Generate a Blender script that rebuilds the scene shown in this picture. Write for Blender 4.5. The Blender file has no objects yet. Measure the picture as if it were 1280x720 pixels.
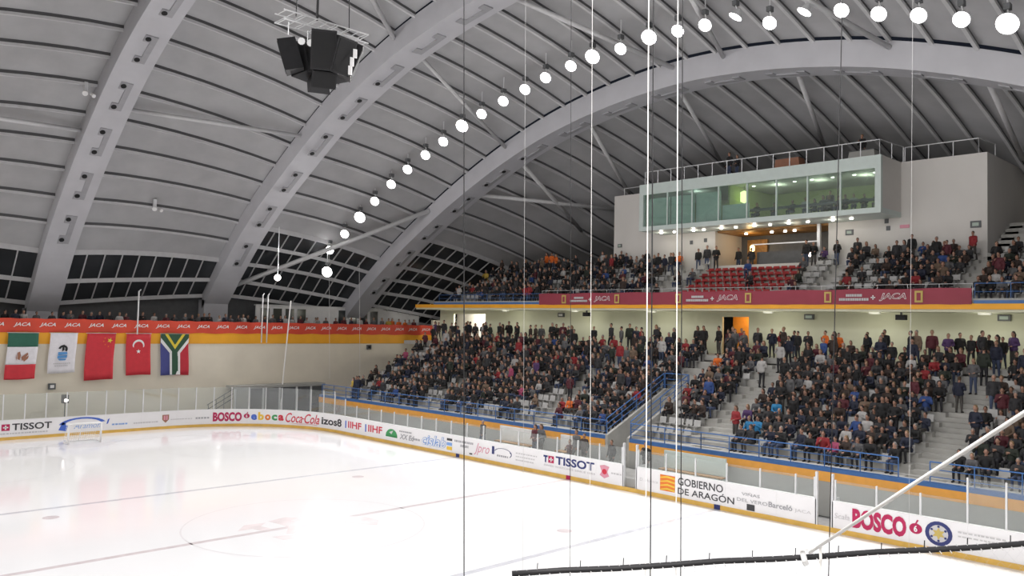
import bpy, bmesh, math, random
from mathutils import Vector, Matrix
random.seed(7)
PI = math.pi
scene = bpy.context.scene
COL = scene.collection

# ------------------------------------------------------------------ camera, world, exposure
CAM = Vector((-16.961, -28.575, 7.874))
YAW, PITCH, ROLL, FPX = 0.769165, 0.042248, 0.021861, 1041.32
fw = Vector((math.sin(YAW)*math.cos(PITCH), math.cos(YAW)*math.cos(PITCH), math.sin(PITCH)))
rt = Vector((math.cos(YAW), -math.sin(YAW), 0)); up = rt.cross(fw)
r2 = rt*math.cos(ROLL) + up*math.sin(ROLL); u2 = -rt*math.sin(ROLL) + up*math.cos(ROLL)
cd = bpy.data.cameras.new('camera'); cam = bpy.data.objects.new('camera', cd); COL.objects.link(cam)
cd.sensor_width = 36; cd.lens = FPX/1280*36; cd.clip_end = 500; cd.clip_start = .05
cam.matrix_world = Matrix(((r2.x, u2.x, -fw.x, CAM.x), (r2.y, u2.y, -fw.y, CAM.y), (r2.z, u2.z, -fw.z, CAM.z), (0, 0, 0, 1)))
scene.camera = cam
w = bpy.data.worlds.new('night'); scene.world = w; w.use_nodes = True
w.node_tree.nodes['Background'].inputs[0].default_value = (.010, .012, .018, 1)
w.node_tree.nodes['Background'].inputs[1].default_value = 1.0
scene.view_settings.view_transform = 'Standard'; scene.view_settings.look = 'None'
scene.view_settings.gamma = 1; scene.view_settings.use_curve_mapping = False
scene.view_settings.exposure = 0.0
LAMP_W = 1650.0

# ------------------------------------------------------------------ materials
MATS = {}
def mat(name, col, rough=.6, metal=0.0, var=0.06, scale=3.0, bump=0.0, bscale=20.0, spec=.4, emit=None, estr=0.0, coord='Object', trans=0):
    m = bpy.data.materials.new(name); m.use_nodes = True; MATS[name] = m
    nt = m.node_tree; b = nt.nodes['Principled BSDF']
    b.inputs['Roughness'].default_value = rough; b.inputs['Metallic'].default_value = metal
    b.inputs['Specular IOR Level'].default_value = spec
    c = (*col, 1)
    if var > 0:
        tc = nt.nodes.new('ShaderNodeTexCoord'); nz = nt.nodes.new('ShaderNodeTexNoise')
        nz.inputs['Scale'].default_value = scale; nz.inputs['Detail'].default_value = 4
        nt.links.new(tc.outputs[coord], nz.inputs['Vector'])
        rp = nt.nodes.new('ShaderNodeValToRGB')
        rp.color_ramp.elements[0].position = .3; rp.color_ramp.elements[1].position = .7
        rp.color_ramp.elements[0].color = (*[max(0, x*(1-var)) for x in col], 1)
        rp.color_ramp.elements[1].color = (*[min(1, x*(1+var)) for x in col], 1)
        nt.links.new(nz.outputs['Fac'], rp.inputs[0]); nt.links.new(rp.outputs[0], b.inputs['Base Color'])
        if bump:
            n2 = nt.nodes.new('ShaderNodeTexNoise'); n2.inputs['Scale'].default_value = bscale
            nt.links.new(tc.outputs[coord], n2.inputs['Vector'])
            bp = nt.nodes.new('ShaderNodeBump'); bp.inputs['Strength'].default_value = bump
            nt.links.new(n2.outputs['Fac'], bp.inputs['Height']); nt.links.new(bp.outputs[0], b.inputs['Normal'])
    else:
        b.inputs['Base Color'].default_value = c
    if emit:
        b.inputs['Emission Color'].default_value = (*emit, 1); b.inputs['Emission Strength'].default_value = estr
    return m
def glass_mat(name, tint, gloss=.07, rough=.03):
    m = bpy.data.materials.new(name); m.use_nodes = True; MATS[name] = m
    nt = m.node_tree; nt.nodes.remove(nt.nodes['Principled BSDF']); out = nt.nodes['Material Output']
    t = nt.nodes.new('ShaderNodeBsdfTransparent'); t.inputs[0].default_value = (*tint, 1)
    g = nt.nodes.new('ShaderNodeBsdfGlossy'); g.inputs['Roughness'].default_value = rough
    d = nt.nodes.new('ShaderNodeBsdfDiffuse'); d.inputs[0].default_value = (.8, .82, .82, 1)
    m1 = nt.nodes.new('ShaderNodeMixShader'); m1.inputs[0].default_value = gloss
    m2 = nt.nodes.new('ShaderNodeMixShader'); m2.inputs[0].default_value = .05
    nt.links.new(t.outputs[0], m1.inputs[1]); nt.links.new(g.outputs[0], m1.inputs[2])
    nt.links.new(m1.outputs[0], m2.inputs[1]); nt.links.new(d.outputs[0], m2.inputs[2])
    nt.links.new(m2.outputs[0], out.inputs[0]); return m

mat('ice', (.90, .905, .92), .10, var=.012, scale=.35, bump=.02, bscale=2.0, spec=.5)
mat('ice_red', (.66, .60, .62), .2, var=.1, spec=.5); mat('ice_blue', (.61, .62, .67), .2, var=.1, spec=.5)
mat('ice_faint', (.80, .79, .81), .2, var=.04, spec=.5); mat('ice_pink', (.80, .73, .745), .2, var=.10, scale=1.5, spec=.5)
mat('deck', (.41, .41, .42), .7, var=.08, scale=.6, bump=.15, bscale=14)
mat('purlin_shade', (.10, .10, .105), .6, var=.05); mat('purlin', (.56, .56, .57), .5, var=.05); mat('arch', (.49, .49, .52), .5, var=.05, scale=.7)
mat('hole', (.012, .012, .013), .8, var=0); mat('shaded_hatch', (.33, .33, .35), .5, var=.05)  # hatch plates coloured darker for the shadow along their edges
mat('night_glass', (.035, .038, .042), .12, var=.2, scale=.5, spec=.5)
mat('mullion', (.52, .52, .53), .5, var=.05)
mat('wall', (.80, .74, .62), .75, var=.05, scale=.5, bump=.08); mat('wall_white', (.66, .64, .61), .75, var=.04, scale=.4, bump=.05)
mat('wall_green', (.66, .67, .52), .75, var=.06, scale=.4); mat('grey_wall', (.40, .40, .38), .75, var=.06, scale=.7)
mat('concrete', (.44, .435, .41), .8, var=.12, scale=1.2, bump=.2, bscale=12); mat('concrete_d', (.30, .30, .29), .8, var=.12, scale=1.2, bump=.2, bscale=12)
mat('floor_grey', (.30, .30, .30), .7, var=.1)
mat('orange', (.90, .42, .03), .5, var=.06, scale=.8); mat('orange2', (.84, .40, .08), .5, var=.06)
mat('red_banner', (.68, .075, .04), .6, var=.12, scale=.5); mat('maroon', (.30, .045, .07), .6, var=.08, scale=.5)
mat('blue_rail', (.06, .16, .40), .4, var=.08); mat('board', (.82, .81, .82), .35, var=.02, scale=1)
mat('kick', (.72, .45, .10), .45, var=.1, scale=2); mat('alu', (.72, .73, .74), .35, .3, var=.04); mat('white', (.80, .80, .80), .5, var=.03)
mat('steel_d', (.11, .115, .12), .5, var=.1); mat('black', (.012, .012, .014), .6, var=.2); mat('dark_glass', (.03, .035, .04), .1, var=.1, spec=.6)
mat('frame_green', (.58, .66, .63), .4, var=.03); mat('blind', (.66, .72, .69), .6, var=.08, scale=2)
mat('lime', (.42, .47, .20), .7, var=.1, scale=.6); mat('room_floor', (.12, .11, .10), .7, var=.1); mat('wood', (.36, .19, .06), .5, var=.25, scale=5)
mat('red_seat', (.36, .03, .03), .4, var=.08); mat('grey_seat', (.46, .46, .45), .45, var=.06)
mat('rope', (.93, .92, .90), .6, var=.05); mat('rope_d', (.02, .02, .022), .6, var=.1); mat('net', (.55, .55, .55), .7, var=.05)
mat('lens', (1, 1, 1), .3, var=0, emit=(1, .97, .95), estr=14); mat('down', (1, 1, 1), .3, var=0, emit=(1, .93, .82), estr=9)
mat('warm', (1, .8, .5), .3, var=0, emit=(1, .72, .30), estr=5); mat('small_lamp', (1, 1, 1), .3, var=0, emit=(1, .85, .8), estr=8)
mat('lit_lime', (.8, .85, .4), .4, var=0, emit=(.85, .95, .40), estr=2.5); mat('exit', (.30, .36, .31), .4, var=0, emit=(.5, .6, .52), estr=.12)
for n, c in dict(p_red=(.60, .03, .06), p_crim=(.45, .015, .09), p_navy=(.03, .04, .16), p_blue=(.06, .14, .55), p_lblue=(.22, .38, .72), p_grey=(.36, .36, .38), p_lgrey=(.56, .55, .56),
                 p_dark=(.05, .05, .055), p_green=(.05, .30, .10), p_yel=(.80, .52, .06), p_orange=(.75, .20, .03), p_pink=(.68, .30, .38), p_gold=(.55, .42, .12), p_brown=(.35, .16, .10), p_white=(.82, .82, .82),
                 f_green=(.025, .13, .085), f_red=(.55, .03, .05), f_white=(.80, .78, .82), f_blue=(.07, .08, .28), f_yel=(.78, .62, .06), f_sa=(.03, .09, .05), f_black=(.012, .012, .014), f_lblue=(.10, .30, .62), f_dred=(.62, .035, .05)).items():
    mat(n, c, .55, var=.05, scale=4)
glass_mat('rink_glass', (.93, .955, .95), .06); glass_mat('box_glass', (.74, .84, .80), .08)

# ------------------------------------------------------------------ mesh helpers
class MB:
    def __init__(s): s.v = []; s.f = []; s.m = []
    def add(s, vs, fs, mi=0):
        o = len(s.v); s.v += [tuple(q) for q in vs]; s.f += [tuple(i+o for i in f) for f in fs]; s.m += [mi]*len(fs); return s
    def box(s, x0, x1, y0, y1, z0, z1, mi=0):
        vs = [(x, y, z) for x in (x0, x1) for y in (y0, y1) for z in (z0, z1)]
        return s.add(vs, [(0, 1, 3, 2), (4, 6, 7, 5), (0, 4, 5, 1), (2, 3, 7, 6), (0, 2, 6, 4), (1, 5, 7, 3)], mi)
    def hexa(s, P, mi=0):   # 8 points: bottom loop 4, top loop 4
        return s.add(P, [(3, 2, 1, 0), (4, 5, 6, 7), (0, 1, 5, 4), (1, 2, 6, 5), (2, 3, 7, 6), (3, 0, 4, 7)], mi)
    def tube(s, pts, r, n=6, mi=0, cap=True):
        pts = [Vector(q) for q in pts]; rs = r if isinstance(r, (list, tuple)) else [r]*len(pts)
        vs = []; fs = []
        for i, q in enumerate(pts):
            d = (pts[min(i+1, len(pts)-1)] - pts[max(i-1, 0)]).normalized()
            a = d.cross(Vector((0, 0, 1)) if abs(d.z) < .9 else Vector((1, 0, 0))).normalized(); b = d.cross(a)
            for k in range(n):
                t = 2*PI*k/n; vs.append(q + (a*math.cos(t) + b*math.sin(t))*rs[i])
        for i in range(len(pts)-1):
            for k in range(n):
                fs.append((i*n+k, i*n+(k+1) % n, (i+1)*n+(k+1) % n, (i+1)*n+k))
        if cap: fs.append(tuple(range(n))[::-1]); fs.append(tuple(range((len(pts)-1)*n, len(pts)*n)))
        return s.add(vs, fs, mi)
    def lathe(s, c, ax, prof, n=14, mi=0):   # prof list of (h, r) along axis
        c = Vector(c); d = Vector(ax).normalized()
        a = d.cross(Vector((0, 0, 1)) if abs(d.z) < .9 else Vector((1, 0, 0))).normalized(); b = d.cross(a)
        vs = []; fs = []
        for h, r in prof:
            for k in range(n):
                t = 2*PI*k/n; vs.append(c + d*h + (a*math.cos(t) + b*math.sin(t))*r)
        for i in range(len(prof)-1):
            for k in range(n): fs.append((i*n+k, i*n+(k+1) % n, (i+1)*n+(k+1) % n, (i+1)*n+k))
        fs.append(tuple(range(n))[::-1]); fs.append(tuple(range((len(prof)-1)*n, len(prof)*n)))
        return s.add(vs, fs, mi)
    def mesh(s, name, mats, smooth=False):
        me = bpy.data.meshes.new(name); me.from_pydata(s.v, [], s.f)
        for m in (mats if isinstance(mats, (list, tuple)) else [mats]): me.materials.append(MATS[m])
        if any(s.m): me.polygons.foreach_set('material_index', s.m)
        if smooth: me.polygons.foreach_set('use_smooth', [True]*len(me.polygons))
        me.update(); return me
    def build(s, name, mats, parent=None, smooth=False, rel=True):
        if parent is not None and rel:
            o = WLOC.get(parent, Vector((0, 0, 0)))
            s.v = [(x-o.x, y-o.y, z-o.z) for x, y, z in s.v]
        return link(bpy.data.objects.new(name, s.mesh(name, mats, smooth)), parent)
WLOC = {}
def link(ob, parent=None):
    COL.objects.link(ob)
    if parent is not None:
        ob.parent = parent; WLOC[ob] = WLOC.get(parent, Vector((0, 0, 0)))
    else: WLOC[ob] = ob.location.copy()
    return ob
def tag(o, label, cat, group=None):
    o['label'] = label; o['category'] = cat
    if group: o['group'] = group
    return o
def struct(o): o['kind'] = 'structure'; return o
def empty(name, loc=(0, 0, 0)):
    e = bpy.data.objects.new(name, None); e.location = loc; e.empty_display_size = .2; COL.objects.link(e); WLOC[e] = Vector(loc); return e
def box(name, m, parent, *a): return MB().box(*a).build(name, m, parent)
ORD = ['first', 'second', 'third', 'fourth', 'fifth', 'sixth', 'seventh', 'eighth', 'ninth', 'tenth', 'eleventh', 'twelfth', 'thirteenth', 'fourteenth', 'fifteenth', 'sixteenth', 'seventeenth', 'eighteenth', 'nineteenth', 'twentieth'] 
ORD += ['twenty-'+o for o in ORD[:9]]

# ------------------------------------------------------------------ ice and floor
fl = MB(); fl.box(-45, 60, -60, 45, -.3, -.02); struct(fl.build('floor', 'floor_grey'))
def rink_outline(off=0, R=8.5, n=14):
    pts = []
    for cx, cy, a0 in ((15-R, 30-R, 0), (-15+R, 30-R, PI/2), (-15+R, -30+R, PI), (15-R, -30+R, 1.5*PI)):
        for k in range(n+1):
            t = a0 + PI/2*k/n; pts.append((cx+(R+off)*math.cos(t), cy+(R+off)*math.sin(t)))
    return pts
ol = rink_outline(-.005); n = len(ol)
m = MB(); m.add([(x, y, 0) for x, y in ol]+[(x, y, -.02) for x, y in ol], [tuple(range(n))]+[(i, n+i, n+(i+1) % n, (i+1) % n) for i in range(n)])
ice = tag(m.build('ice_sheet', 'ice'), 'glossy white ice of the rink inside the boards', 'ice')
def flat(name, poly, mt, z=.004, parent=None):
    k = len(poly); q = MB(); q.add([(x, y, z) for x, y in poly]+[(x, y, z-.003) for x, y in poly], [tuple(range(k))]+[(i, k+i, k+(i+1) % k, (i+1) % k) for i in range(k)])
    return q.build(name, mt, parent or ice)
def ring(name, cx, cy, r, wd, mt, n=64):
    q = MB(); vs = []; fs = []
    for k in range(n):
        t = 2*PI*k/n
        for rr in (r-wd/2, r+wd/2): vs.append((cx+rr*math.cos(t), cy+rr*math.sin(t), .004))
    for k in range(n): a = 2*k; b = (2*k+2) % (2*n); fs.append((a, a+1, b+1, b))
    q.add(vs, fs); return q.build(name, mt, ice)
flat('centre_line', [(-15, -.13), (15, -.13), (15, .13), (-15, .13)], 'ice_red')
for y in (8.67, -8.67): flat('blue_line', [(-15, y-.13), (15, y-.13), (15, y+.13), (-15, y+.13)], 'ice_blue')
for y in (26, -26): flat('goal_line', [(-12.9, y-.025), (12.9, y-.025), (12.9, y+.025), (-12.9, y+.025)], 'ice_faint')
ring('centre_circle', 0, 0, 4.5, .06, 'ice_faint')
for sx in (-7, 7):
    for sy in (-20, 20): ring('face_off_circle', sx, sy, 4.5, .05, 'ice_faint')
    for sy in (-7, 7, -20, 20): flat('face_off_spot', [(sx+.3*math.cos(t*PI/8), sy+.3*math.sin(t*PI/8)) for t in range(16)], 'ice_red' if sy < 8 else 'ice_faint')
flat('goal_crease', [(1.83*math.cos(PI+t*PI/12), 26+1.83*math.sin(PI+t*PI/12)) for t in range(13)], 'ice_faint', z=.003)
for pl in ([(-2.5, .6), (-1.9, 1.3), (-1.1, 1.15), (-1.5, .75), (-1.35, .2), (-1.8, .15), (-1.9, .6)], [(-.9, 1.3), (-.1, 1.5), (.3, 1.1), (-.2, .9), (.1, .3), (-.4, -.2), (-1.0, -.9), (-1.3, -.8), (-.7, .1)],
           [(1.2, .9), (2.0, .8), (1.8, .2), (2.4, -.3), (2.5, -1.2), (2.0, -1.8), (1.5, -1.0), (1.2, -.2)], [(-1.9, -.9), (-1.1, -1.1), (-.9, -1.6), (-1.8, -1.5)]):
    flat('ice_logo', pl, 'ice_pink', z=.0045)

# ------------------------------------------------------------------ roof surface (underside of the arches)
TY = [0, 4, 8, 12, 16, 20, 24, 28, 30, 32, 34, 36, 37.5]
TZ = {1: [27.7, 27.4, 26.75, 25.8, 24.5, 22.75, 20.35, 17.4, 15.7, 13.9, 11.8, 9.2, 7.4],
      14: [25.3, 25.0, 24.4, 23.5, 22.2, 20.55, 18.4, 16.1, 14.8, 13.3, 11.6, 9.9, 8.5],
      27: [22.35, 22.15, 21.6, 20.7, 19.4, 17.75, 15.85, 13.7, 12.5, 11.2, 9.8, 8.3, 7.2]}
TZ[40] = [b-(a-b)*1.15 for a, b in zip(TZ[14], TZ[27])]; TZ[53] = [b-(a-b)*1.2 for a, b in zip(TZ[27], TZ[40])]
TX = [1, 14, 27, 40, 53]
def lerp_tab(ys, zs, y):
    y = min(abs(y), ys[-1])
    for i in range(len(ys)-1):
        if y <= ys[i+1]:
            # Catmull-Rom in y
            h = ys[i+1]-ys[i]; t = (y-ys[i])/h
            m0 = (zs[i+1]-zs[i-1])/(ys[i+1]-ys[i-1]) if i > 0 else 0
            m1 = (zs[i+2]-zs[i])/(ys[i+2]-ys[i]) if i+2 < len(ys) else (zs[i+1]-zs[i])/h
            return zs[i]*(2*t**3-3*t*t+1)+h*m0*(t**3-2*t*t+t)+zs[i+1]*(-2*t**3+3*t*t)+h*m1*(t**3-t*t)
    return zs[-1]
def under(x, y):
    x = abs(x); cs = [lerp_tab(TY, TZ[k], y) for k in TX]
    if x <= 1: return cs[0]
    for i in range(4):
        if x <= TX[i+1]:
            t = (x-TX[i])/13; return cs[i]*(1-t)+cs[i+1]*t+.32*4*t*(1-t)*(1 if y < 36 else .3)
    return cs[-1]
PY = [2*k for k in range(0, 14)]+[27.9, 29.7, 31.5, 33.1, 34.7, 36.2, 37.5]; PY = [y for y in PY if y != 28]
AX = [-26, -13, 0.25, 13, 26]; AW = 1.0
ceil_ = struct(empty('ceiling'))
PD = 1.05   # arch underside to purlin underside
def xs_of(x0, x1, k=6): return [x0+(x1-x0)*i/k for i in range(k+1)]
BAYS = [(-26, -13), (-13, .25), (.25, 13), (13, 26), (26, 39), (39, 50)]
DARK_GLZ = 0
GLAZE = {(-26, -13): 34.7, (-13, .25): 34.7, (.25, 13): 34.7, (13, 26): 31.5, (26, 39): 27.9, (39, 50): 27.9}
for bay in BAYS:
    x0, x1 = bay[0]+(AW-.05), bay[1]-(AW-.05)
    if bay == (39, 50): x0, x1 = 39, 50
    if bay == (26, 39): x1 = 39
    X = xs_of(x0, x1)
    for sgn in (1, -1):
        ys = PY if sgn == 1 else [y for y in PY if y <= 37.5]
        for j, y in enumerate(ys):
            if sgn == -1 and y == 0: continue
            yy = y*sgn
            if sgn == -1 and y > 30: continue
            P = [(x, yy, under(x, yy)+PD) for x in X]
            q = MB()
            for mi, (h0, h1, d0, d1) in enumerate(((-.045, .02, .13, .32), (-.07, .10, -.03, .13))):   # web coloured dark for the shadow line, pale lower lip
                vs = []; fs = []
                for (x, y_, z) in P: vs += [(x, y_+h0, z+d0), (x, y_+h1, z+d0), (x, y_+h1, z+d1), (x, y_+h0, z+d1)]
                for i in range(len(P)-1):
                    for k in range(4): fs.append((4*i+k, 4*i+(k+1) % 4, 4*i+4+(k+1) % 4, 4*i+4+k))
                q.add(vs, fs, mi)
            q.build('purlin', ['purlin_shade' if not (sgn == 1 and y >= GLAZE[bay]-.01) else 'purlin', 'purlin'], ceil_)
        for j in range(len(ys)-1):
            ya, yb = ys[j]*sgn, ys[j+1]*sgn
            if sgn == -1 and ys[j] >= 30: continue
            if sgn == 1 and ys[j] >= GLAZE[bay]-.01:
                npn = 9
                for k in range(npn):
                    xa, xb = x0+(x1-x0)*k/npn, x0+(x1-x0)*(k+1)/npn
                    g = .05
                    c = [(xa+g, ya, 0), (xb-g, ya, 0), (xb-g, yb, 0), (xa+g, yb, 0)]
                    lo = [(x, y, under(x, y)+PD+.22) for x, y, _ in c]; hi = [(x, y, z+.03) for x, y, z in lo]
                    MB().hexa(lo+hi).build('glass_pane', 'night_glass', ceil_)
                    if k:
                        za, zb = under(xa, ya)+PD, under(xa, yb)+PD
                        MB().hexa([(xa-.04, ya, za+.14), (xa+.04, ya, za+.14), (xa+.04, yb, zb+.14), (xa-.04, yb, zb+.14), (xa-.04, ya, za+.3), (xa+.04, ya, za+.3), (xa+.04, yb, zb+.3), (xa-.04, yb, zb+.3)]).build('mullion', 'mullion', ceil_)
                continue
            vs = []; fs = []
            for x in X:
                za, zb = under(x, ya)+PD+.30, under(x, yb)+PD+.30
                vs += [(x, ya, za), (x, yb, zb), (x, yb, zb+.1), (x, ya, za+.1)]
            for i in range(len(X)-1):
                for k in range(4): fs.append((4*i+k, 4*i+(k+1) % 4, 4*i+4+(k+1) % 4, 4*i+4+k))
            fs += [(0, 1, 2, 3), tuple(4*(len(X)-1)+k for k in (3, 2, 1, 0))]
            MB().add(vs, fs).build('roof_panel', 'deck', ceil_)
# diagonal brace pipes in the roof plane
for (xa, ya), (xb, yb), r in (((1.25, 24.8), (12, 22.6), .11), ((25, 24.6), (14, 36.3), .15), ((1.25, 4.5), (12, 12), .12), ((14, 12.1), (25, 15.8), .10), ((27, 21), (38, 15.8), .13), ((27, 16.2), (38, 19.6), .13),
                         ((27, 9.5), (38, 14), .12), ((27, -6), (38, -2.5), .12), ((27, -15.8), (38, -14.5), .12), ((-.75, 26.7), (-12, 25.5), .11), ((14, 4), (25, 1), .12), ((14, -6), (25, -2.5), .11), ((14, -8), (25, -12), .11), ((27, 2), (38, 5.5), .11)):
    zo = PD-.28
    MB().tube([(xa, ya, under(xa, ya)+zo), (xb, yb, under(xb, yb)+zo)], r*1.25, 8).build('brace_pipe', 'purlin', ceil_, smooth=True)
AN = {-26: 'far left roof arch of grey steel, outside the left edge', -13: 'grey roof arch left of the speaker cluster, outside the picture', .25: 'leftmost big grey roof arch rising behind the hanging flags', 13: 'middle big grey roof arch passing just right of the hanging loudspeakers', 26: 'right big grey roof arch curving over the stand below the floodlight row', 39: 'rear grey roof arch behind the press box'}
for ax in AX:
    ys = [-36+72*i/72 for i in range(73)] + [37, 37.5]
    A = tag(empty('roof_arch', (ax, 37.5, 6.4)), AN[ax], 'roof arch')
    vs = []; fs = []
    for y in ys:
        z = under(ax, y)
        vs += [(ax-AW, y, z), (ax+AW, y, z), (ax+AW, y, z+1.42), (ax-AW, y, z+1.42)]
    for i in range(len(ys)-1):
        for k in range(4): fs.append((4*i+k, 4*i+(k+1) % 4, 4*i+4+(k+1) % 4, 4*i+4+k))
    fs += [(3, 2, 1, 0), tuple(4*(len(ys)-1)+k for k in range(4))]
    MB().add(vs, fs).build('beam', 'arch', A)
    if ax in (.25, 13, 26):
        HP = [(18.77, 20.4), (22.39, 23.9), (25.7, 27.1), (28.8, 30.1), (31.7, 33.0), (14.9, 16.6), (11, 12.8)] if ax < 5 else [(1, 2.9), (5, 6.9), (9, 10.9), (13, 14.9), (16.9, 18.85), (20.9, 22.6), (24.8, 26.4), (28.4, 30.0), (32, 33.5)]
        HP = HP+[(-b_, -a_) for a_, b_ in HP if ax > 5 and a_ < 20]
        for y0, y1 in HP:
            def at(y, dx, dz): return (ax+dx, y, under(ax, y)+dz)
            ya, yb = y0-.22, y1+.22
            MB().hexa([at(ya, .10, -.07), at(ya, .42, -.07), at(yb, .42, -.07), at(yb, .10, -.07), at(ya, .10, .02), at(ya, .42, .02), at(yb, .42, .02), at(yb, .10, .02)]).build('shaded_hatch', 'shaded_hatch', A)
            for y in (y0, y1):
                MB().hexa([at(y-.24, -.28, -.07), at(y-.24, .10, -.07), at(y+.24, .10, -.07), at(y+.24, -.28, -.07), at(y-.24, -.28, .02), at(y-.24, .10, .02), at(y+.24, .10, .02), at(y+.24, -.28, .02)]).build('shaded_hatch', 'shaded_hatch', A)
                if y < 14.5: continue
                sl = (under(ax, y+.1)-under(ax, y-.1))/.2
                nrm = Vector((0, sl, -1)).normalized()
                MB().lathe(at(y, -.08, -.03), nrm, [(-.02, .16), (.085, .16), (.085, .12)], 10).build('port_hole', 'hole', A)
    foot = under(ax, 37.5)
    box('footing', 'arch', A, ax-AW, ax+AW, 37, 38.1, 6.4, foot+.8)

# ------------------------------------------------------------------ end wall, end balcony, outer walls
we = struct(empty('wall_far', (0, 33, 0)))
box('wall_panel', 'wall', we, -30, 32.4, 33, 33.3, 0, 5.82)
box('wall_panel', 'wall', we, 32.4, 50, 33, 33.3, 0, 8.0)
MB().box(-30, 32.4, 32.95, 33.2, 5.82, 6.62).build('orange_fascia', 'orange', we)
box('balcony_slab', 'concrete_d', we, -30, 32.4, 33.2, 38.5, 6.1, 6.4)
box('parapet', 'wall', we, -30, 32.4, 33.05, 33.2, 6.6, 7.4)
wb = struct(empty('wall_back', (0, 38.4, 0))); box('wall_panel', 'steel_d', wb, -30, 50, 38.2, 38.6, 0, 9.4)
wr = struct(empty('wall_right', (50, 0, 0))); box('wall_panel', 'grey_wall', wr, 50, 50.4, -45, 38, 0, 14)
wl = struct(empty('wall_left', (-32, 0, 0))); box('wall_panel', 'wall', wl, -32.4, -32, -45, 38.6, 0, 18)
wn = struct(empty('wall_near', (0, -38, 0))); box('wall_panel', 'wall', wn, -32, 50, -38.4, -38, 0, 9)
ban = tag(empty('advertising_banner', (14, 32.9, 6.6)), 'long bright red banner with white lettering above the hanging flags', 'banner')
# banner sheet with slight sag waves
q = MB(); vs = []; fs = []; N = 90
for i in range(N+1):
    x = -12+44.3*i/N
    for z, yo in ((6.6+.03*math.sin(i*1.3), 0), (7.05, .02*math.sin(i*.9)), (7.5+.025*math.sin(i*2.1), 0)): vs.append((x, 32.92+yo, z))
for i in range(N):
    for k in range(2): a = 3*i+k; fs.append((a, a+3, a+4, a+1))
q.add(vs, fs); o = q.build('banner_cloth', 'red_banner', ban); o.modifiers.new('s', 'SOLIDIFY').thickness = .02

# --- text helper: text outline as flat mesh mapped by a function (a,b)->3D
def text_polys(body, shear=0.0, bold=0.0):
    cu = bpy.data.curves.new('t', 'FONT'); cu.body = body; cu.size = 1; cu.shear = shear; cu.offset = bold; cu.resolution_u = 3
    ob = bpy.data.objects.new('t', cu); COL.objects.link(ob)
    dg = bpy.context.evaluated_depsgraph_get(); me = bpy.data.meshes.new_from_object(ob.evaluated_get(dg))
    V = [tuple(v.co[:2]) for v in me.vertices]; F = [tuple(p.vertices) for p in me.polygons]
    bpy.data.objects.remove(ob); bpy.data.curves.remove(cu); bpy.data.meshes.remove(me)
    xs = [v[0] for v in V]; ys = [v[1] for v in V]; x0, x1, y0, y1 = min(xs), max(xs), min(ys), max(ys)
    return [((x-x0)/(x1-x0), (y-y0)/(y1-y0)) for x, y in V], F
TC = {}
def tp(body, shear=0.0, bold=0.0):
    k = (body, shear, bold)
    if k not in TC: TC[k] = text_polys(*k)
    return TC[k]
def put(name, V, F, fn, mt, parent):
    return MB().add([fn(*v) for v in V], F).build(name, mt, parent)
for i in range(29):
    x = -11.6+1.52*i
    if x > 31.2: break
    V, F = tp('JACA', .35, .02)
    put('lettering', V, F, lambda a, b: (x+a*.98, 32.885, 6.93+b*.30), 'p_white', ban)

# ------------------------------------------------------------------ flags
def star(cx, cy, r, ar, rot=0, n=5, k=.4):
    return [(cx+(r if i % 2 == 0 else r*k)*math.sin(rot+i*PI/n), cy+ar*(r if i % 2 == 0 else r*k)*math.cos(rot+i*PI/n)) for i in range(2*n)]
def make_flag(x0, wd, ht, label, layers, skew=-.1, ph=0):
    e = tag(empty('flag', (x0+wd/2, 32.6, 6.55)), label, 'flag', 'national and federation flags hung on the end wall')
    def S(u, v, off=0):
        return (x0+u*wd+skew*v*1.0+.03*math.sin(v*5+ph), 32.70-.02*math.sin(u*9+ph+v*2)*(.3+v)-off, 6.54-v*ht-.03*math.sin(u*3.1+ph)*v)
    for li, (nm, kind, dat, mt) in enumerate(layers):
        off = .004+.012*li
        q = MB()
        if kind == 'rect':
            u0, v0, u1, v1 = dat; nu, nv = 10, 8
            vs = [S(u0+(u1-u0)*i/nu, v0+(v1-v0)*j/nv, off if li and nm != 'stripe' and nm != 'cloth' else 0) for j in range(nv+1) for i in range(nu+1)]
            fs = [(j*(nu+1)+i, (j+1)*(nu+1)+i, (j+1)*(nu+1)+i+1, j*(nu+1)+i+1) for j in range(nv) for i in range(nu)]
            q.add(vs, fs)
            o = q.build(nm, mt, e, smooth=True)
            if nm in ('cloth', 'stripe'): md = o.modifiers.new('s', 'SOLIDIFY'); md.thickness = .008; md.offset = -1
        else:
            for poly in dat:   # densify polygon edges then fan as one ngon (small)
                q.add([S(u, v, off+.03) for u, v in poly], [tuple(range(len(poly)))])
            q.build(nm, mt, e)
    MB().tube([(x0-.05, 32.72, 6.56), (x0+wd+.05, 32.72, 6.56)], .02, 6).build('hem_rod', 'alu', e)
def arcpoly(cx, cy, r0, r1, a0, a1, ar, n=10):
    A = [(cx+r1*math.cos(a0+(a1-a0)*i/n), cy+ar*r1*math.sin(a0+(a1-a0)*i/n)) for i in range(n+1)]
    B = [(cx+r0*math.cos(a0+(a1-a0)*i/n), cy+ar*r0*math.sin(a0+(a1-a0)*i/n)) for i in range(n+1)]
    return [[A[i], A[i+1], B[i+1], B[i]] for i in range(n)]
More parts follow.
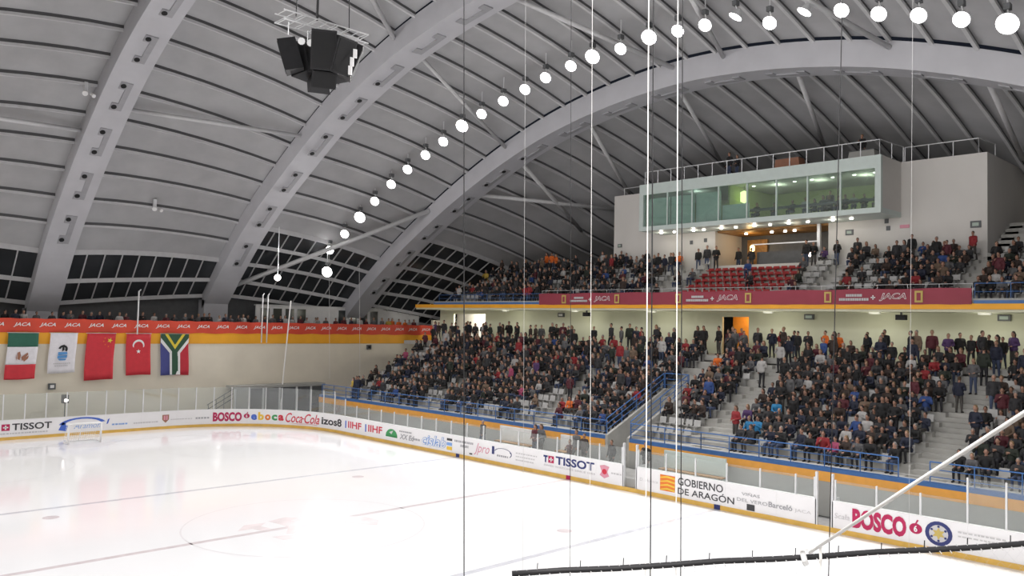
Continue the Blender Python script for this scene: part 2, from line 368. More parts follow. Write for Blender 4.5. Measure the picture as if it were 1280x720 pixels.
make_flag(-2.81, 1.78, 3.0, 'green, white and red striped flag with eagle emblem, leftmost on end wall', [
    ('stripe', 'rect', (0, 0, 1, .30), 'f_green'), ('stripe', 'rect', (0, .30, 1, .68), 'f_white'), ('stripe', 'rect', (0, .68, 1, 1), 'f_dred'),
    ('emblem', 'poly', [[(.34, .42), (.42, .40), (.46, .48), (.44, .58), (.36, .56)], [(.48, .52), (.66, .42), (.70, .46), (.52, .60)], [(.54, .56), (.72, .48), (.70, .55), (.58, .62)], [(.30, .44), (.33, .52), (.36, .60), (.31, .54)]], 'p_brown')], ph=.4)
make_flag(-.34, 1.68, 2.66, 'white flag with black and blue emblem hung beside the red flag', [
    ('cloth', 'rect', (0, 0, 1, 1), 'f_white'),
    ('emblem_top', 'poly', arcpoly(.5, .40, .09, .17, -PI*.95, PI*.2, .62)+[[(.47, .30), (.53, .28), (.55, .42), (.47, .46)]], 'f_black'),
    ('emblem_base', 'poly', [[(.34, .47), (.66, .47), (.68, .53), (.34, .55)], [(.33, .56), (.68, .55), (.67, .62), (.33, .63)], [(.35, .64), (.66, .64), (.62, .68), (.40, .68)]], 'f_lblue'),
    ('small_print', 'poly', [[(.2+.07*i, .74), (.25+.07*i, .74), (.25+.07*i, .77), (.2+.07*i, .77)] for i in range(9)]+[[(.25+.07*i, .80), (.30+.07*i, .80), (.30+.07*i, .825), (.25+.07*i, .825)] for i in range(7)], 'p_lgrey')], skew=-.07, ph=1.1)
make_flag(1.95, 1.87, 3.2, 'plain red flag with yellow stars in its upper right corner', [
    ('cloth', 'rect', (0, 0, 1, 1), 'f_dred'), ('star', 'poly', [star(.80, .15, .11, .58, .3)], 'f_yel'),
    ]+[('small_star', 'poly', [star(a_, b_, .035, .58, .3)], 'p_orange') for a_, b_ in ((.62, .10), (.58, .17), (.64, .24), (.76, .28))], ph=2.0)
make_flag(4.56, 1.70, 2.95, 'red flag with white crescent opening downward above a star', [
    ('cloth', 'rect', (0, 0, 1, 1), 'f_dred'), ('crescent', 'poly', [[(.5+.24*math.cos(PI-.25+(PI+.5)*i/14), .28+.14*math.sin(PI-.25+(PI+.5)*i/14)) for i in range(k, k+2)]+[(.5+.19*math.cos(PI-.25+(PI+.5)*i/14), .305+.115*math.sin(PI-.25+(PI+.5)*i/14)) for i in (k+1, k)] for k in range(14)], 'p_white'),
    ('star', 'poly', [star(.5, .43, .10, .58, PI)], 'p_white')], skew=.03, ph=2.9)
def band(pts, wd):   # thick polyline as quads in uv (v scaled)
    out = []
    for (a, b), (c, d) in zip(pts, pts[1:]):
        dx, dy = c-a, (d-b)*1.5; L = math.hypot(dx, dy); nx, ny = -dy/L*wd/2, dx/L*wd/2/1.5
        out.append([(min(1, max(0, a+nx)), max(0, b+ny)), (min(1, max(0, c+nx)), max(0, d+ny)), (min(1, max(0, c-nx)), max(0, d-ny)), (min(1, max(0, a-nx)), max(0, b-ny))])
    return out
Yw = lambda k: [[(0, 0), (k*.35, 0), (.5, .34-k*.05), (1-k*.35, 0), (1, 0), (1, .12*k), (.5+k*.16, .42), (.5+k*.16, 1), (.5-k*.16, 1), (.5-k*.16, .42), (0, .12*k)]]
make_flag(6.96, 2.05, 3.03, 'multicoloured flag with green sideways Y, blue and red fields, rightmost on wall', [
    ('stripe', 'rect', (0, 0, .5, 1), 'f_blue'), ('stripe', 'rect', (.5, 0, 1, 1), 'f_red'),
    ('white_band', 'poly', [[(0, 0), (.30, 0), (.66, .42), (.50, .62), (0, .20)], [(1, 0), (1, .20), (.50, .62), (.34, .42), (.70, 0)], [(.31, .42), (.69, .42), (.69, .99), (.31, .99)]], 'p_white'),
    ('green_band', 'poly', [[(0, 0), (.30, 0), (.60, .40), (.50, .52), (0, .09)], [(1, 0), (1, .09), (.50, .52), (.40, .40), (.70, 0)], [(.39, .40), (.61, .40), (.61, .99), (.39, .99)]], 'f_sa'),
    ('gold_band', 'poly', [[(.13, 0), (.25, 0), (.52, .29), (.5, .37)], [(.87, 0), (.5, .37), (.48, .29), (.75, 0)]], 'f_yel'),
    ('hoist_triangle', 'poly', [[(.24, 0), (.76, 0), (.5, .26)]], 'f_sa')], skew=.06, ph=3.6)

# small fittings on the end wall, posts and stays of the end net
for (x, z, lb) in ((-.04, 2.98, 'small lit sign box on end wall below the white flag'), (25.2, 5.5, 'dark ceiling box lamp on end wall under orange band')):
    e = tag(empty('wall_sign', (x, 32.95, z)), lb, 'sign'); box('case', 'steel_d', e, x-.22, x+.22, 32.85, 33, z-.2, z+.2); box('face', 'white' if x < 1 else 'black', e, x-.12, x+.12, 32.83, 32.86, z-.1, z+.1)
e = tag(empty('goal_camera', (.6, 32.2, 0)), 'small camera on a stand with bright lamp behind the end glass', 'camera')
MB().tube([(.6, 32.2, 0), (.6, 32.2, 1.9)], .03).build('stand', 'steel_d', e); box('body', 'black', e, .42, .78, 32.0, 32.4, 1.9, 2.45); MB().lathe((.6, 31.98, 2.1), (0, -1, 0), [(0, .1), (.04, .12)], 12).build('lamp', 'small_lamp', e)
for k in range(3): MB().tube([(.6, 32.2, .9), (.6+.5*math.cos(k*2.1), 32.2+.5*math.sin(k*2.1), 0)], .02).build('leg', 'steel_d', e)
for (x, z0, z1, lb) in ((5.25, 6.5, 9.6, 'white net post above the red crescent flag'), (14.8, 5.9, 9.7, 'left white post of the pair beside the booth'), (15.25, 5.9, 9.7, 'right white post of the pair beside the booth')):
    o = MB().tube([(x, 32.6, z0), (x, 32.6, z1)], .05, 8); o.tube([(x, 32.6, z1-.05), (x+.2, 32.8, z1+.1)], .04, 6); tag(o.build('net_post', 'white', None, True), lb, 'post')
tag(MB().tube([(17.15, 32.4, 9.3), (16.05, 31.6, .4)], .05, 6).build('stay_rope', 'rope'), 'slanting white stay rope in front of the end wall tunnel', 'rope')
tag(MB().tube([(20.4, 32.5, 19.5), (21.05, 32.5, 2.9)], .012, 5).build('net_wire', 'rope'), 'thin pale wire hanging right of the slanting rope', 'wire', 'end net wires')
tag(MB().tube([(23.5, 32.5, 16.5), (24.07, 32.5, 2.9)], .012, 5).build('net_wire', 'rope'), 'thin pale wire hanging beside the left edge of the stand', 'wire', 'end net wires')

# booth with windows at the back of the end balcony
bo = tag(empty('booth', (21, 36.6, 6.4)), 'white booth with dark square windows on the end balcony', 'booth')
box('wall_panel', 'white', bo, 16.3, 33.5, 36.6, 36.75, 6.4, 8.9); box('roof_edge', 'alu', bo, 16.2, 33.6, 36.45, 36.8, 8.9, 9.0)
for i in range(8):
    x = 16.7+1.15*i+(3 if i > 3 else 0)
    f = box('window_frame', 'alu', bo, x-.06, x+.86, 36.55, 36.6, 7.3, 8.75); box('pane', 'dark_glass', f, x, x+.8, 36.53, 36.56, 7.36, 8.69)

# tunnel / players' entrance at the far corner
tu = tag(empty('tunnel_canopy', (16, 32, 0)), 'grey framed tunnel entrance with dark doors behind the corner glass', 'entrance')
box('roof_slab', 'grey_wall', tu, 12.2, 20.1, 31.6, 33, 2.42, 2.62)
for x in (12.3, 13.45, 14.6, 16.0, 17.5, 18.8, 20.0): box('post', 'alu', tu, x-.07, x+.07, 31.6, 31.75, 0, 2.42)
for x0, x1 in ((13.52, 14.53), (14.67, 15.93), (16.07, 17.43), (17.57, 18.73), (18.87, 19.93)): box('door_leaf', 'steel_d', tu, x0, x1, 31.66, 31.7, 0, 2.4)
box('side_panel', 'grey_wall', tu, 12.37, 13.38, 31.66, 31.7, 0, 2.4)
st = tag(empty('stair_rail', (11, 32, 0)), 'grey stair railing sloping up to the tunnel entrance', 'railing')
for z in (.0, .35, .7): MB().tube([(10.2, 31.8, .9+z-.3), (12.2, 31.8, 2.0+z-.3)], .03).build('rail', 'steel_d', st)
for k in range(4): x = 10.3+.6*k; MB().tube([(x, 31.8, 0), (x, 31.8, 1.3+.33*k)], .025).build('rail_post', 'steel_d', st)

# ------------------------------------------------------------------ rink boards
RR = 8.5; L1 = 6.5; L2 = L1+RR*PI/2
def bp(u, off=0.0):
    if u < L1: return (u, 30+off)
    if u < L2: t = (u-L1)/RR; return (L1+(RR+off)*math.sin(t), 30-RR+(RR+off)*math.cos(t))
    return (15+off, 30-RR-(u-L2))
def u_list(u0, u1, step=.45):
    n = max(1, int(math.ceil((u1-u0)/step))); return [u0+(u1-u0)*i/n for i in range(n+1)]
def strip(u0, u1, o0, o1, z0, z1, step=.6):
    q = MB(); vs = []; fs = []; us = u_list(u0, u1, step)
    for u in us:
        a = bp(u, o0); b = bp(u, o1); vs += [(*a, z0), (*b, z0), (*b, z1), (*a, z1)]
    for i in range(len(us)-1):
        for k in range(4): fs.append((4*i+k, 4*i+(k+1) % 4, 4*i+4+(k+1) % 4, 4*i+4+k))
    fs += [(3, 2, 1, 0), tuple(4*(len(us)-1)+k for k in range(4))]
    return q.add(vs, fs)
SEG = [(-12, 44.85, 'long white rink board with adverts around the far corner up to the first gate'), (45.62, 54.49, 'white rink board section with large grey capitals between the two gates'), (55.14, 62.8, 'white rink board section with large crimson letters and round badge, nearest the camera')]
BO = []
for u0, u1, lb in SEG:
    e = tag(empty('rink_board', (*bp((u0+u1)/2), 0)), lb, 'boards', 'rink boards'); BO.append(e)
    us = [u0] + [u for u in [x*2.4 for x in range(-5, 27)] if u0+.4 < u < u1-.4] + [u1]
    for a, b in zip(us, us[1:]): strip(a+.002, b-.002, 0, .1, 0, 1.2).build('board_panel', 'board', e)
    strip(u0, u1, -.02, 0, 0, .19).build('kick_strip', 'kick', e); strip(u0, u1, -.015, .12, 1.2, 1.235).build('cap_rail', 'white', e)
    # glass and posts
    if u0 < 0: pos = [-11.9+1.2*i for i in range(27)] + [20.6+1.42*i for i in range(18)]
    elif u0 < 50: pos = [45.7+1.58*i for i in range(6)]+[54.4]
    else: pos = [55.25, 56.84, 58.42, 59.99, 61.2, 62.4]
    def gt(u): return 2.8 if (u < 19.5 or u > 59.6) else (2.8-.75*min(1, (u-19.5)/2) if u < 21.6 else 2.02)
    for i, u in enumerate(pos):
        x, y = bp(u, .06); h = gt(u)
        MB().box(x-.03, x+.03, y-.03, y+.03, 1.23, h+.02).build('post', 'alu', e)
        if i+1 < len(pos):
            strip(u+.04, pos[i+1]-.04, .055, .067, 1.24, min(h, gt(pos[i+1])), 1.3).build('glass_pane', 'rink_glass', e)
# rest of the rink fence, out of the picture
oo = MB(); pts_in = rink_outline(0, 8.5, 10); pts_out = rink_outline(.1, 8.5, 10); k = len(pts_in); vs = []; fs = []
keep = [i for i, (x, y) in enumerate(pts_in) if not (y > 21.4 and x > -9) and not (x > 14.9 and y > -21.6)]
for i in range(k):
    j = (i+1) % k
    if i in keep and j in keep:
        a, b, c, d = pts_in[i], pts_in[j], pts_out[j], pts_out[i]
        oo.hexa([(*a, 0), (*b, 0), (*c, 0), (*d, 0), (*a, 1.2), (*b, 1.2), (*c, 1.2), (*d, 1.2)])
tag(oo.build('rink_board', 'board'), 'plain white rink board on the near side below the camera', 'boards', 'rink boards')
# gate frames
for u, w, lb in ((45.235, .77, 'open gate with pale posts between the adverts, by the tunnel ramp'), (54.815, .65, 'open gate with tall pale posts left of the crimson lettering')):
    e = tag(empty('rink_gate', (*bp(u, .05), 0)), lb, 'gate', 'rink gates'); y = bp(u)[1]
    for s in (-1, 1): box('gate_post', 'alu', e, 15.0, 15.12, y+s*w/2-.04, y+s*w/2+.04, 0, 2.25)
    box('threshold', 'kick', e, 14.98, 15.1, y-w/2, y+w/2, 0, .18); box('door_leaf', 'alu', e, 15.14, 15.14+w, y-w/2+.05, y-w/2+.1, .1, 1.25)
# marks on the kick strip
for y, mt in ((8.67, 'p_navy'), (0, 'p_crim'), (-8.67, 'p_navy')): box('line_mark', mt, BO[0] if y > -5 else BO[1], 14.972, 14.99, y-.15, y+.15, .0, .2)

# --- adverts
def bseg(u): return BO[0] if u < 45 else (BO[1] if u < 54.8 else BO[2])
LAY = [0]
def bm(u0, u1, z0, z1):
    o_ = -.010-.0025*LAY[0]
    return lambda a, b: (*bp(u0+(u1-u0)*a, o_), z0+(z1-z0)*b)
def btext(body, u0, u1, z0, z1, mt, shear=0.0, bold=.0, name='lettering'):
    V, F = tp(body, shear, bold); return put(name, V, F, bm(u0, u1, z0, z1), mt, bseg(u0))
def bpoly(name, polys, u0, u1, z0, z1, mt):
    LAY[0] = (LAY[0]+1) % 4; q = MB(); fn = bm(u0, u1, z0, z1)
    for p in polys: q.add([fn(*v) for v in p], [tuple(range(len(p)))])
    return q.build(name, mt, bseg(u0))
def rc(a0, b0, a1, b1): return [(a0, b0), (a1, b0), (a1, b1), (a0, b1)]
def small(u0, u1, z0, z1, mt='p_lgrey', seed=0):   # small illegible print as word blocks
    r = random.Random(seed); P = []; a = 0
    L = u1-u0
    while a < .97:
        wv = r.uniform(.10, .22)/L*1.0; P.append(rc(a, 0, min(1, a+wv*.75), 1)); a += wv
    return bpoly('small_print', P, u0, u1, z0, z1, mt)
def disc(n=20, r=.5): return [(.5+r*math.cos(2*PI*i/n), .5+r*math.sin(2*PI*i/n)) for i in range(n)]
def ringp(r0, r1, n=20, a0=0, a1=2*PI): return arcpoly(.5, .5, r0, r1, a0, a1, 1, n)
# far end, left of the corner
LAY[0] = 0; bpoly('logo_square', [rc(0, 0, 1, 1)], -3.55, -3.1, .58, .98, 'p_crim'); bpoly('logo_cross', [rc(.4, .15, .6, .85), rc(.15, .4, .85, .6)], -3.53, -3.12, .6, .96, 'p_white')
btext('TISSOT', -2.98, -.75, .58, 1.0, 'p_dark', 0, .02); small(-3.6, -.95, .36, .44, seed=1)
bpoly('swoosh', arcpoly(.5, .5, .40, .5, .1*PI, .95*PI, 1)+[[(0, .25), (.16, .15), (.20, .55), (.08, .75)]], -.35, 2.55, .15, 1.15, 'p_blue'); btext('Aramón', .55, 2.2, .42, .78, 'p_lblue', .3, 0)
bpoly('logo_mark', [[(0, 0), (.5, .1), (1, 1), (.4, .8)]], 2.55, 2.75, .6, .98, 'p_blue'); small(2.9, 3.95, .5, .6, 'p_lblue', 2); small(4.3, 6.0, .5, .58, 'p_lgrey', 3)
LAY[0] = 0; bpoly('crest', [[(0, 1), (1, 1), (1, .4), (.5, 0), (0, .4)]], 6.22, 6.68, .42, .98, 'p_brown'); bpoly('crest_field', [rc(.2, .35, .45, .9), rc(.55, .35, .8, .9)], 6.22, 6.68, .42, .98, 'p_pink')
small(6.8, 8.3, .6, .66, 'p_lgrey', 4); small(8.5, 9.45, .58, .70, 'p_grey', 5)
btext('BOSCO', 9.66, 11.65, .36, 1.02, 'p_crim', 0, .05)
def apple(u0, u1, z0, z1):
    bpoly('apple_logo', [disc(18)], u0, u1, z0, z0+(z1-z0)*.72, 'p_crim'); bpoly('apple_leaf', [[(.45, .68), (.55, .68), (.75, .95), (.6, .98)]], u0, u1, z0, z1, 'p_crim')
    V, F = tp('6', 0, .03); c = (u0+u1)/2; put('apple_digit', V, F, lambda a, b: (*bp(c-(u1-u0)*.14+(u1-u0)*.28*a, -.024), z0+(z1-z0)*(.14+.44*b)), 'p_white', bseg(u0))
apple(11.78, 12.2, .58, 1.05)
for ch, mt, a in (('e', 'p_blue', 0), ('b', 'p_yel', 1), ('o', 'p_orange', 2), ('c', 'p_green', 3), ('a', 'p_red', 4)):
    btext(ch, 12.3+a*.5, 12.72+a*.5, .46, 1.04 if ch == 'b' else .88, mt, 0, .045)
btext('Coca', 14.86, 16.25, .38, 1.06, 'p_red', .35, .01); btext('Cola', 16.42, 17.8, .38, 1.06, 'p_red', .35, .01); bpoly('lettering_dash', [rc(0, 0, 1, 1)], 16.22, 16.42, .66, .72, 'p_red')
bpoly('lettering_swash', [[(0, .3), (.3, .0), (.7, .5), (1, .1), (1, .3), (.7, .7), (.3, .25)]], 15.1, 17.6, .28, .40, 'p_red')
btext('izos8', 18.0, 20.3, .44, .98, 'p_dark', 0, .03)
for u in (20.75, 23.15):
    bpoly('logo_bar', [rc(0, 0, 1, 1)], u, u+.14, .45, .95, 'p_blue'); btext('IIHF', u+.36, u+1.95, .50, .95, 'p_red', 0, .02)
LAY[0] = 0; bpoly('tree_logo', [arcpoly(.5, .1, 0, .5, 0, PI, 1.6, 10)[i] for i in range(10)]+[rc(0, 0, 1, .15)], 25.5, 26.75, .42, 1.0, 'p_green'); bpoly('tree_snow', [[(.5, .3), (.65, .75), (.3, .5)]], 25.5, 26.75, .43, 1.01, 'p_lgrey')
small(26.95, 28.3, .86, .94, 'p_grey', 6); btext('XX Ed', 27.0, 28.5, .42, .74, 'p_grey', .2, .03); small(28.4, 29.1, .5, .62, 'p_grey', 7)
btext('cislab', 29.25, 31.6, .34, 1.0, 'p_lblue', .25, .05); V, F = tp('cislab', .25, .0)
put('lettering_fill', V, F, lambda a, b: (*bp(29.29+2.27*a, -.024), .36+.62*b), 'p_white', BO[0])
bpoly('logo_flag', [rc(0, 0, 1, 1)], 31.66, 32.15, .86, 1.0, 'p_dark'); bpoly('logo_flag', [rc(0, 0, 1, 1)], 31.66, 32.15, .32, .52, 'p_yel'); bpoly('logo_flag', [rc(0, 0, 1, 1)], 31.66, 32.15, .58, .76, 'p_lblue')
small(32.35, 34.0, .86, .98, 'p_grey', 8); small(32.9, 33.6, .62, .76, 'p_grey', 9); bpoly('logo_mark', [rc(0, 0, 1, 1)], 33.7, 33.95, .30, .38, 'p_dark')
btext('Jpro', 34.1, 35.4, .34, 1.02, 'p_pink', .4, 0)
bpoly('logo_mark', [rc(0, .3, .12, 1), arcpoly(.55, .45, .40, .45, .1*PI, .95*PI, 1)[0]]+arcpoly(.55, .5, .41, .45, -.2*PI, .9*PI, 1), 35.6, 37.2, .38, 1.0, 'p_navy'); small(36.0, 36.9, .48, .58, 'p_grey', 10)
for j in range(3): small(37.5, 39.1-.1*j, .82-.18*j, .88-.18*j, 'p_lgrey', 20+j)
btext('T', 39.58, 39.88, .66, 1.02, 'p_navy', 0, .06); LAY[0] = 0; bpoly('logo_square', [rc(0, 0, 1, 1)], 39.92, 40.32, .66, 1.02, 'p_crim'); bpoly('logo_cross', [rc(.4, .15, .6, .85), rc(.15, .4, .85, .6)], 39.93, 40.31, .68, 1.0, 'p_white')
btext('TISSOT', 40.45, 43.05, .64, 1.06, 'p_navy', 0, .03); btext('SWISS WATCHES SINCE 1853', 39.6, 43.1, .46, .56, 'p_lgrey', 0, .02)
LAY[0] = 0; bpoly('crest', [[(0, .9), (.5, 1), (1, .9), (.8, .5), (1, .2), (.5, 0), (0, .2), (.2, .5)]], 43.4, 44.0, .40, 1.05, 'p_pink'); bpoly('crest_field', [disc(10, .3)], 43.45, 43.95, .5, .95, 'p_red'); small(44.12, 44.75, .68, .75, 'p_lgrey', 11)
# middle section
btext('D. Huesca', 45.85, 46.88, .62, .76, 'p_lgrey', .1, 0)
LAY[0] = 0; bpoly('striped_logo', [rc(0, 0, 1, 1)], 47.0, 47.82, .36, 1.08, 'p_orange')
bpoly('striped_logo_zigzag', [[(0, .02+.25*i), (.5, .10+.25*i), (1, .02+.25*i), (1, .13+.25*i), (.5, .21+.25*i), (0, .08+.25*i)] for i in range(4)], 46.999, 47.821, .36, 1.08, 'p_yel')
btext('GOBIERNO', 47.98, 50.3, .74, 1.08, 'p_dark', 0, .01); btext('DE ARAGÓN', 47.98, 50.85, .34, .70, 'p_dark', 0, .01)
btext('VIÑAS', 51.2, 52.05, .80, .96, 'p_grey', 0, 0); btext('DEL VERO', 50.98, 52.4, .54, .68, 'p_grey', 0, 0); bpoly('square_logo', [rc(0, 0, 1, 1)], 51.45, 51.82, .22, .48, 'p_dark')
btext('Barceló', 52.45, 53.5, .52, .74, 'p_grey', 0, .02); btext('JACA', 53.6, 54.3, .5, .66, 'p_lgrey', 0, 0)
# near section
btext('Scala', 55.25, 55.85, .58, .78, 'p_lgrey', .1, 0); btext('BOSCO', 55.95, 57.95, .34, 1.08, 'p_crim', 0, .05); apple(58.05, 58.5, .55, 1.08)
LAY[0] = 0; bpoly('round_badge', ringp(.34, .5), 58.6, 59.52, .28, 1.14, 'p_navy'); bpoly('badge_field', [disc(20, .35)], 58.6, 59.52, .28, 1.14, 'p_lgrey')
fnb = lambda a, b: (*bp(58.6+.92*a, -.024), .28+.86*b); q = MB(); q.add([fnb(*v) for v in star(.5, .5, .26, 1, 0, 6, .5)], [tuple(range(12))]); q.build('badge_star', 'p_gold', BO[2])
q = MB()
for i in range(6):
    cx, cy = .5+.29*math.cos(i*PI/3+PI/6), .5+.29*math.sin(i*PI/3+PI/6); q.add([(fnb(cx+.05*math.cos(t*PI/4), cy+.05*math.sin(t*PI/4))) for t in range(8)], [tuple(range(8))])
q.build('badge_dots', 'p_navy', BO[2])
small(59.7, 61.2, .86, .92, 'p_lgrey', 12); small(59.7, 60.9, .72, .77, 'p_lgrey', 13)

# ------------------------------------------------------------------ goal
g = tag(empty('goal', (0, 26, 0)), 'hockey goal with pale posts and white net at the far end', 'goal')
MB().tube([(-.915, 26, 0), (-.915, 26, 1.19), (-.88, 26, 1.22), (.88, 26, 1.22), (.915, 26, 1.19), (.915, 26, 0)], .06, 8).build('goal_frame', 'white', g, True)
for z, dy in ((.06, 1.1), (1.18, .5)):
    MB().tube([(.9, 26, z), (.98, 26+dy*.6, z), (.75, 26+dy, z), (-.75, 26+dy, z), (-.98, 26+dy*.6, z), (-.9, 26, z)], .035, 8).build('base_bar' if z < 1 else 'top_bar', 'white', g, True)
MB().tube([(0, 27.1, .06), (0, 26.5, 1.18)], .03, 6).build('back_brace', 'white', g)
q = MB()
for i in range(15): x = -.85+1.7*i/14; q.tube([(x, 26.05, 1.2), (x, 26.5, 1.18), (x, 27.08, .06)], .008, 3, cap=False)
for i in range(10): t = i/9; q.tube([(-.9, 26.5+.58*t, 1.18-1.12*t), (.9, 26.5+.58*t, 1.18-1.12*t)], .008, 3, cap=False)
for s in (-1, 1):
    for i in range(8): t = i/7; q.tube([(s*.92, 26, .1+1.05*t), (s*.9, 26.5+.55*(1-t), .1+1.05*t)], .008, 3, cap=False)
o = q.build('net', 'white', g); o['kind'] = 'stuff'

# ------------------------------------------------------------------ lower stand
YL, YR = 26.5, -30.0
ls = tag(empty('lower_stand', (17.5, 0, 0)), 'stepped concrete lower stand along the right side of the rink', 'grandstand')
NR = 11
def rx(i): return 18.75+.8*i
def rz(i): return 2.0+.38*i
AISLES = [(15.4, 16.3), (5.1, 6.2), (-6.6, -5.0), (-16.8, -15.2)]; TUN = (-1.9, -.3)
BLK = [(26.5, 16.3), (15.4, 6.2), (5.1, -.3), (-1.9, -5.0), (-6.6, -15.2), (-16.8, -30)]
box('front_wall', 'grey_wall', ls, 17.5, 17.7, TUN[1], 28.2, 0, 1.47); box('front_wall', 'grey_wall', ls, 17.5, 17.7, YR, TUN[0], 0, 1.47)
for a, b in ((TUN[1], 28.2), (YR, TUN[0])):
    box('orange_band', 'orange2', ls, 17.47, 17.7, a, b, 1.47, 1.88); box('blue_ledge', 'blue_rail', ls, 17.49, 17.75, a, b, 1.88, 2.06)
    box('front_walk', 'concrete', ls, 17.7, rx(0)-.35, a, b, 1.7, 2.0)
for i in range(NR):
    for (a, b) in BLK:
        if i < 5 and abs(a-TUN[1]) < .01: b2, a2 = TUN[1], a
        box('step', 'concrete', ls, rx(i)-.35, rx(i)+.45, b, a, rz(i)-.42, rz(i))
    for (a, b) in AISLES:
        box('stair', 'concrete', ls, rx(i)-.35, rx(i)+.05, a, b, rz(i)-.42, rz(i)-.19)
        box('stair', 'concrete', ls, rx(i)+.05, rx(i)+.45, a, b, rz(i)-.42, rz(i))
    if i >= 5: box('step', 'concrete', ls, rx(i)-.35, rx(i)+.45, TUN[0], TUN[1], rz(i)-.42, rz(i))
ZW = rz(NR-1)+.38
box('rear_walk', 'concrete', ls, rx(NR)-.35, 31.2, YR, YL+4, ZW-.3, ZW)
box('side_wall', 'grey_wall', ls, 17.7, 31, YL, YL+.15, 0, 2)
# tunnel stairs through the front wall
for k in range(14): box('tunnel_stair', 'concrete', ls, 17.7+.36*k, 17.7+.36*(k+1), TUN[0]+.16, TUN[1]-.16, .0+.25*k-.2, .1+.27*k)
for y in TUN:
    s = .16 if y < -1 else -.16
    y0, y1 = sorted((y, y+s))
    MB().hexa([(17.5, y0, 0), (22.7, y0, 2.5), (22.7, y1, 2.5), (17.5, y1, 0), (17.5, y0, 2.1), (22.7, y0, 4.35), (22.7, y1, 4.35), (17.5, y1, 2.1)]).build('tunnel_wall', 'concrete', ls)
# blue rails
def railing(name, pts, h, label, posts=1.5, mids=2, mt='blue_rail', r=.028, pr=.025):
    e = tag(empty(name, pts[0]), label, 'railing')
    for k in range(mids+1):
        z = h*(1-k/(mids+.8)); MB().tube([(x, y, zz+z) for x, y, zz in pts], r if k == 0 else r*.7, 6).build('rail', mt, e)
    for (a, b) in zip(pts, pts[1:]):
        a, b = Vector(a), Vector(b); n_ = max(1, int((b-a).length/posts))
        for i in range(n_+1):
            p = a.lerp(b, i/n_); MB().tube([p, p+Vector((0, 0, h))], pr, 5).build('rail_post', mt, e)
    return e
FR = 17.62
for a, b, lb in ((28, 16.4, 'blue front railing of the lower stand, far left section'), (16.4, 5.1, 'blue front railing of the lower stand, section left of the tunnel ramp'), (5.1, -.3, 'short blue front railing just left of the tunnel ramp'), (-1.9, -6.1, 'short blue front railing just right of the tunnel ramp'), (-6.1, -15.3, 'blue front railing of the lower stand, left of the wide steps'), (-16.5, -26, 'blue front railing of the lower stand, right of the wide steps')):
    railing('guard_rail', [(FR, a, 2.04), (FR, b, 2.04)], .80, lb)
for y, lb in ((TUN[1], 'blue sloping handrail on the left side of the tunnel ramp'), (TUN[0], 'blue sloping handrail on the right side of the tunnel ramp')):
    railing('ramp_rail', [(17.6, y, 2.1), (22.7, y, 4.35)], .85, lb, 1.2)
railing('ramp_rail', [(22.8, TUN[0], 4.3), (22.8, TUN[1], 4.3)], .9, 'blue cross railing closing the head of the tunnel ramp', .8)
# rear wall of lower stand
lw = struct(empty('wall_stand', (31.2, 0, ZW)))  # rear wall under the balcony
DOORS = [(28.6, 24.4), (1.2, -.74)]
yy = YL+4
for a, b in DOORS+[(YR, YR)]:
    if yy > a: box('wall_panel', 'wall_green', lw, 31.2, 31.4, a, yy, ZW, 8.92)
    yy = b
for a, b in DOORS: box('lintel', 'wall_green', lw, 31.2, 31.4, b, a, 8.6, 8.92)
box('corridor_wall', 'wall_white', lw, 33.2, 33.4, 24, 30.5, ZW-.3, 8.92); box('corridor_wall', 'orange2', lw, 33.2, 33.4, -1.2, 1.6, ZW-.3, 8.92)
box('corridor_floor', 'concrete', lw, 31.2, 33.4, -2.6, 30.5, ZW-.3, ZW)
for (a, b, lb) in ((28.2, 24.8, 'bright strip lamp in the corridor behind the left end of lower stand'), (.9, -.5, 'warm strip lamp in the orange corridor behind the middle of lower stand')):
    e = tag(empty('strip_lamp', (32.4, (a+b)/2, 8.8)), lb, 'lamp', 'corridor strip lamps'); box('case', 'white', e, 32.3, 32.5, b, a, 8.78, 8.88)
    box('tube', 'down' if a > 5 else 'warm', e, 32.33, 32.47, b+.05, a-.05, 8.74, 8.78)
    ld = bpy.data.lights.new('strip_light', 'POINT'); ld.energy = 260 if a > 5 else 40; ld.shadow_soft_size = .3; ld.color = (1, .95, .88) if a > 5 else (1, .6, .3); lo = bpy.data.objects.new('strip_light', ld); link(lo, e); lo.location = Vector((32.3, (a+b)/2, 8.5))-WLOC[e]
for i_, y in enumerate((20, 12.5, 5.5, -3.1, -9.5, -15, -21)):
    e = tag(empty('soffit_lamp', (29.4, y, 8.92)), f'small lamp under the balcony above the rear walkway, {ORD[i_]} from left', 'lamp', 'lamps under the balcony')
    box('case', 'white', e, 29.3, 29.5, y-.3, y+.3, 8.84, 8.92); box('diffuser', 'white', e, 29.32, 29.48, y-.28, y+.28, 8.82, 8.84)
    ld = bpy.data.lights.new('soffit_light', 'POINT'); ld.energy = 38; ld.shadow_soft_size = .5; ld.color = (1, .97, .82); lo = bpy.data.objects.new('soffit_light', ld); link(lo, e); lo.location = (0, 0, -.35)
for (y, z, lb) in ((-4.85, 8.65, 'small green sign on rear wall right of the orange corridor'), (-15.4, 8.7, 'small green sign on rear wall above the wide steps'), (15.5, 8.6, 'small white lamp box on rear wall at left')):
    e = tag(empty('wall_sign', (31.1, y, z)), lb, 'sign'); box('case', 'steel_d', e, 31.05, 31.2, y-.3, y+.3, z-.16, z+.16); box('face', 'exit' if y < 10 else 'white', e, 31.03, 31.06, y-.2, y+.2, z-.08, z+.08)
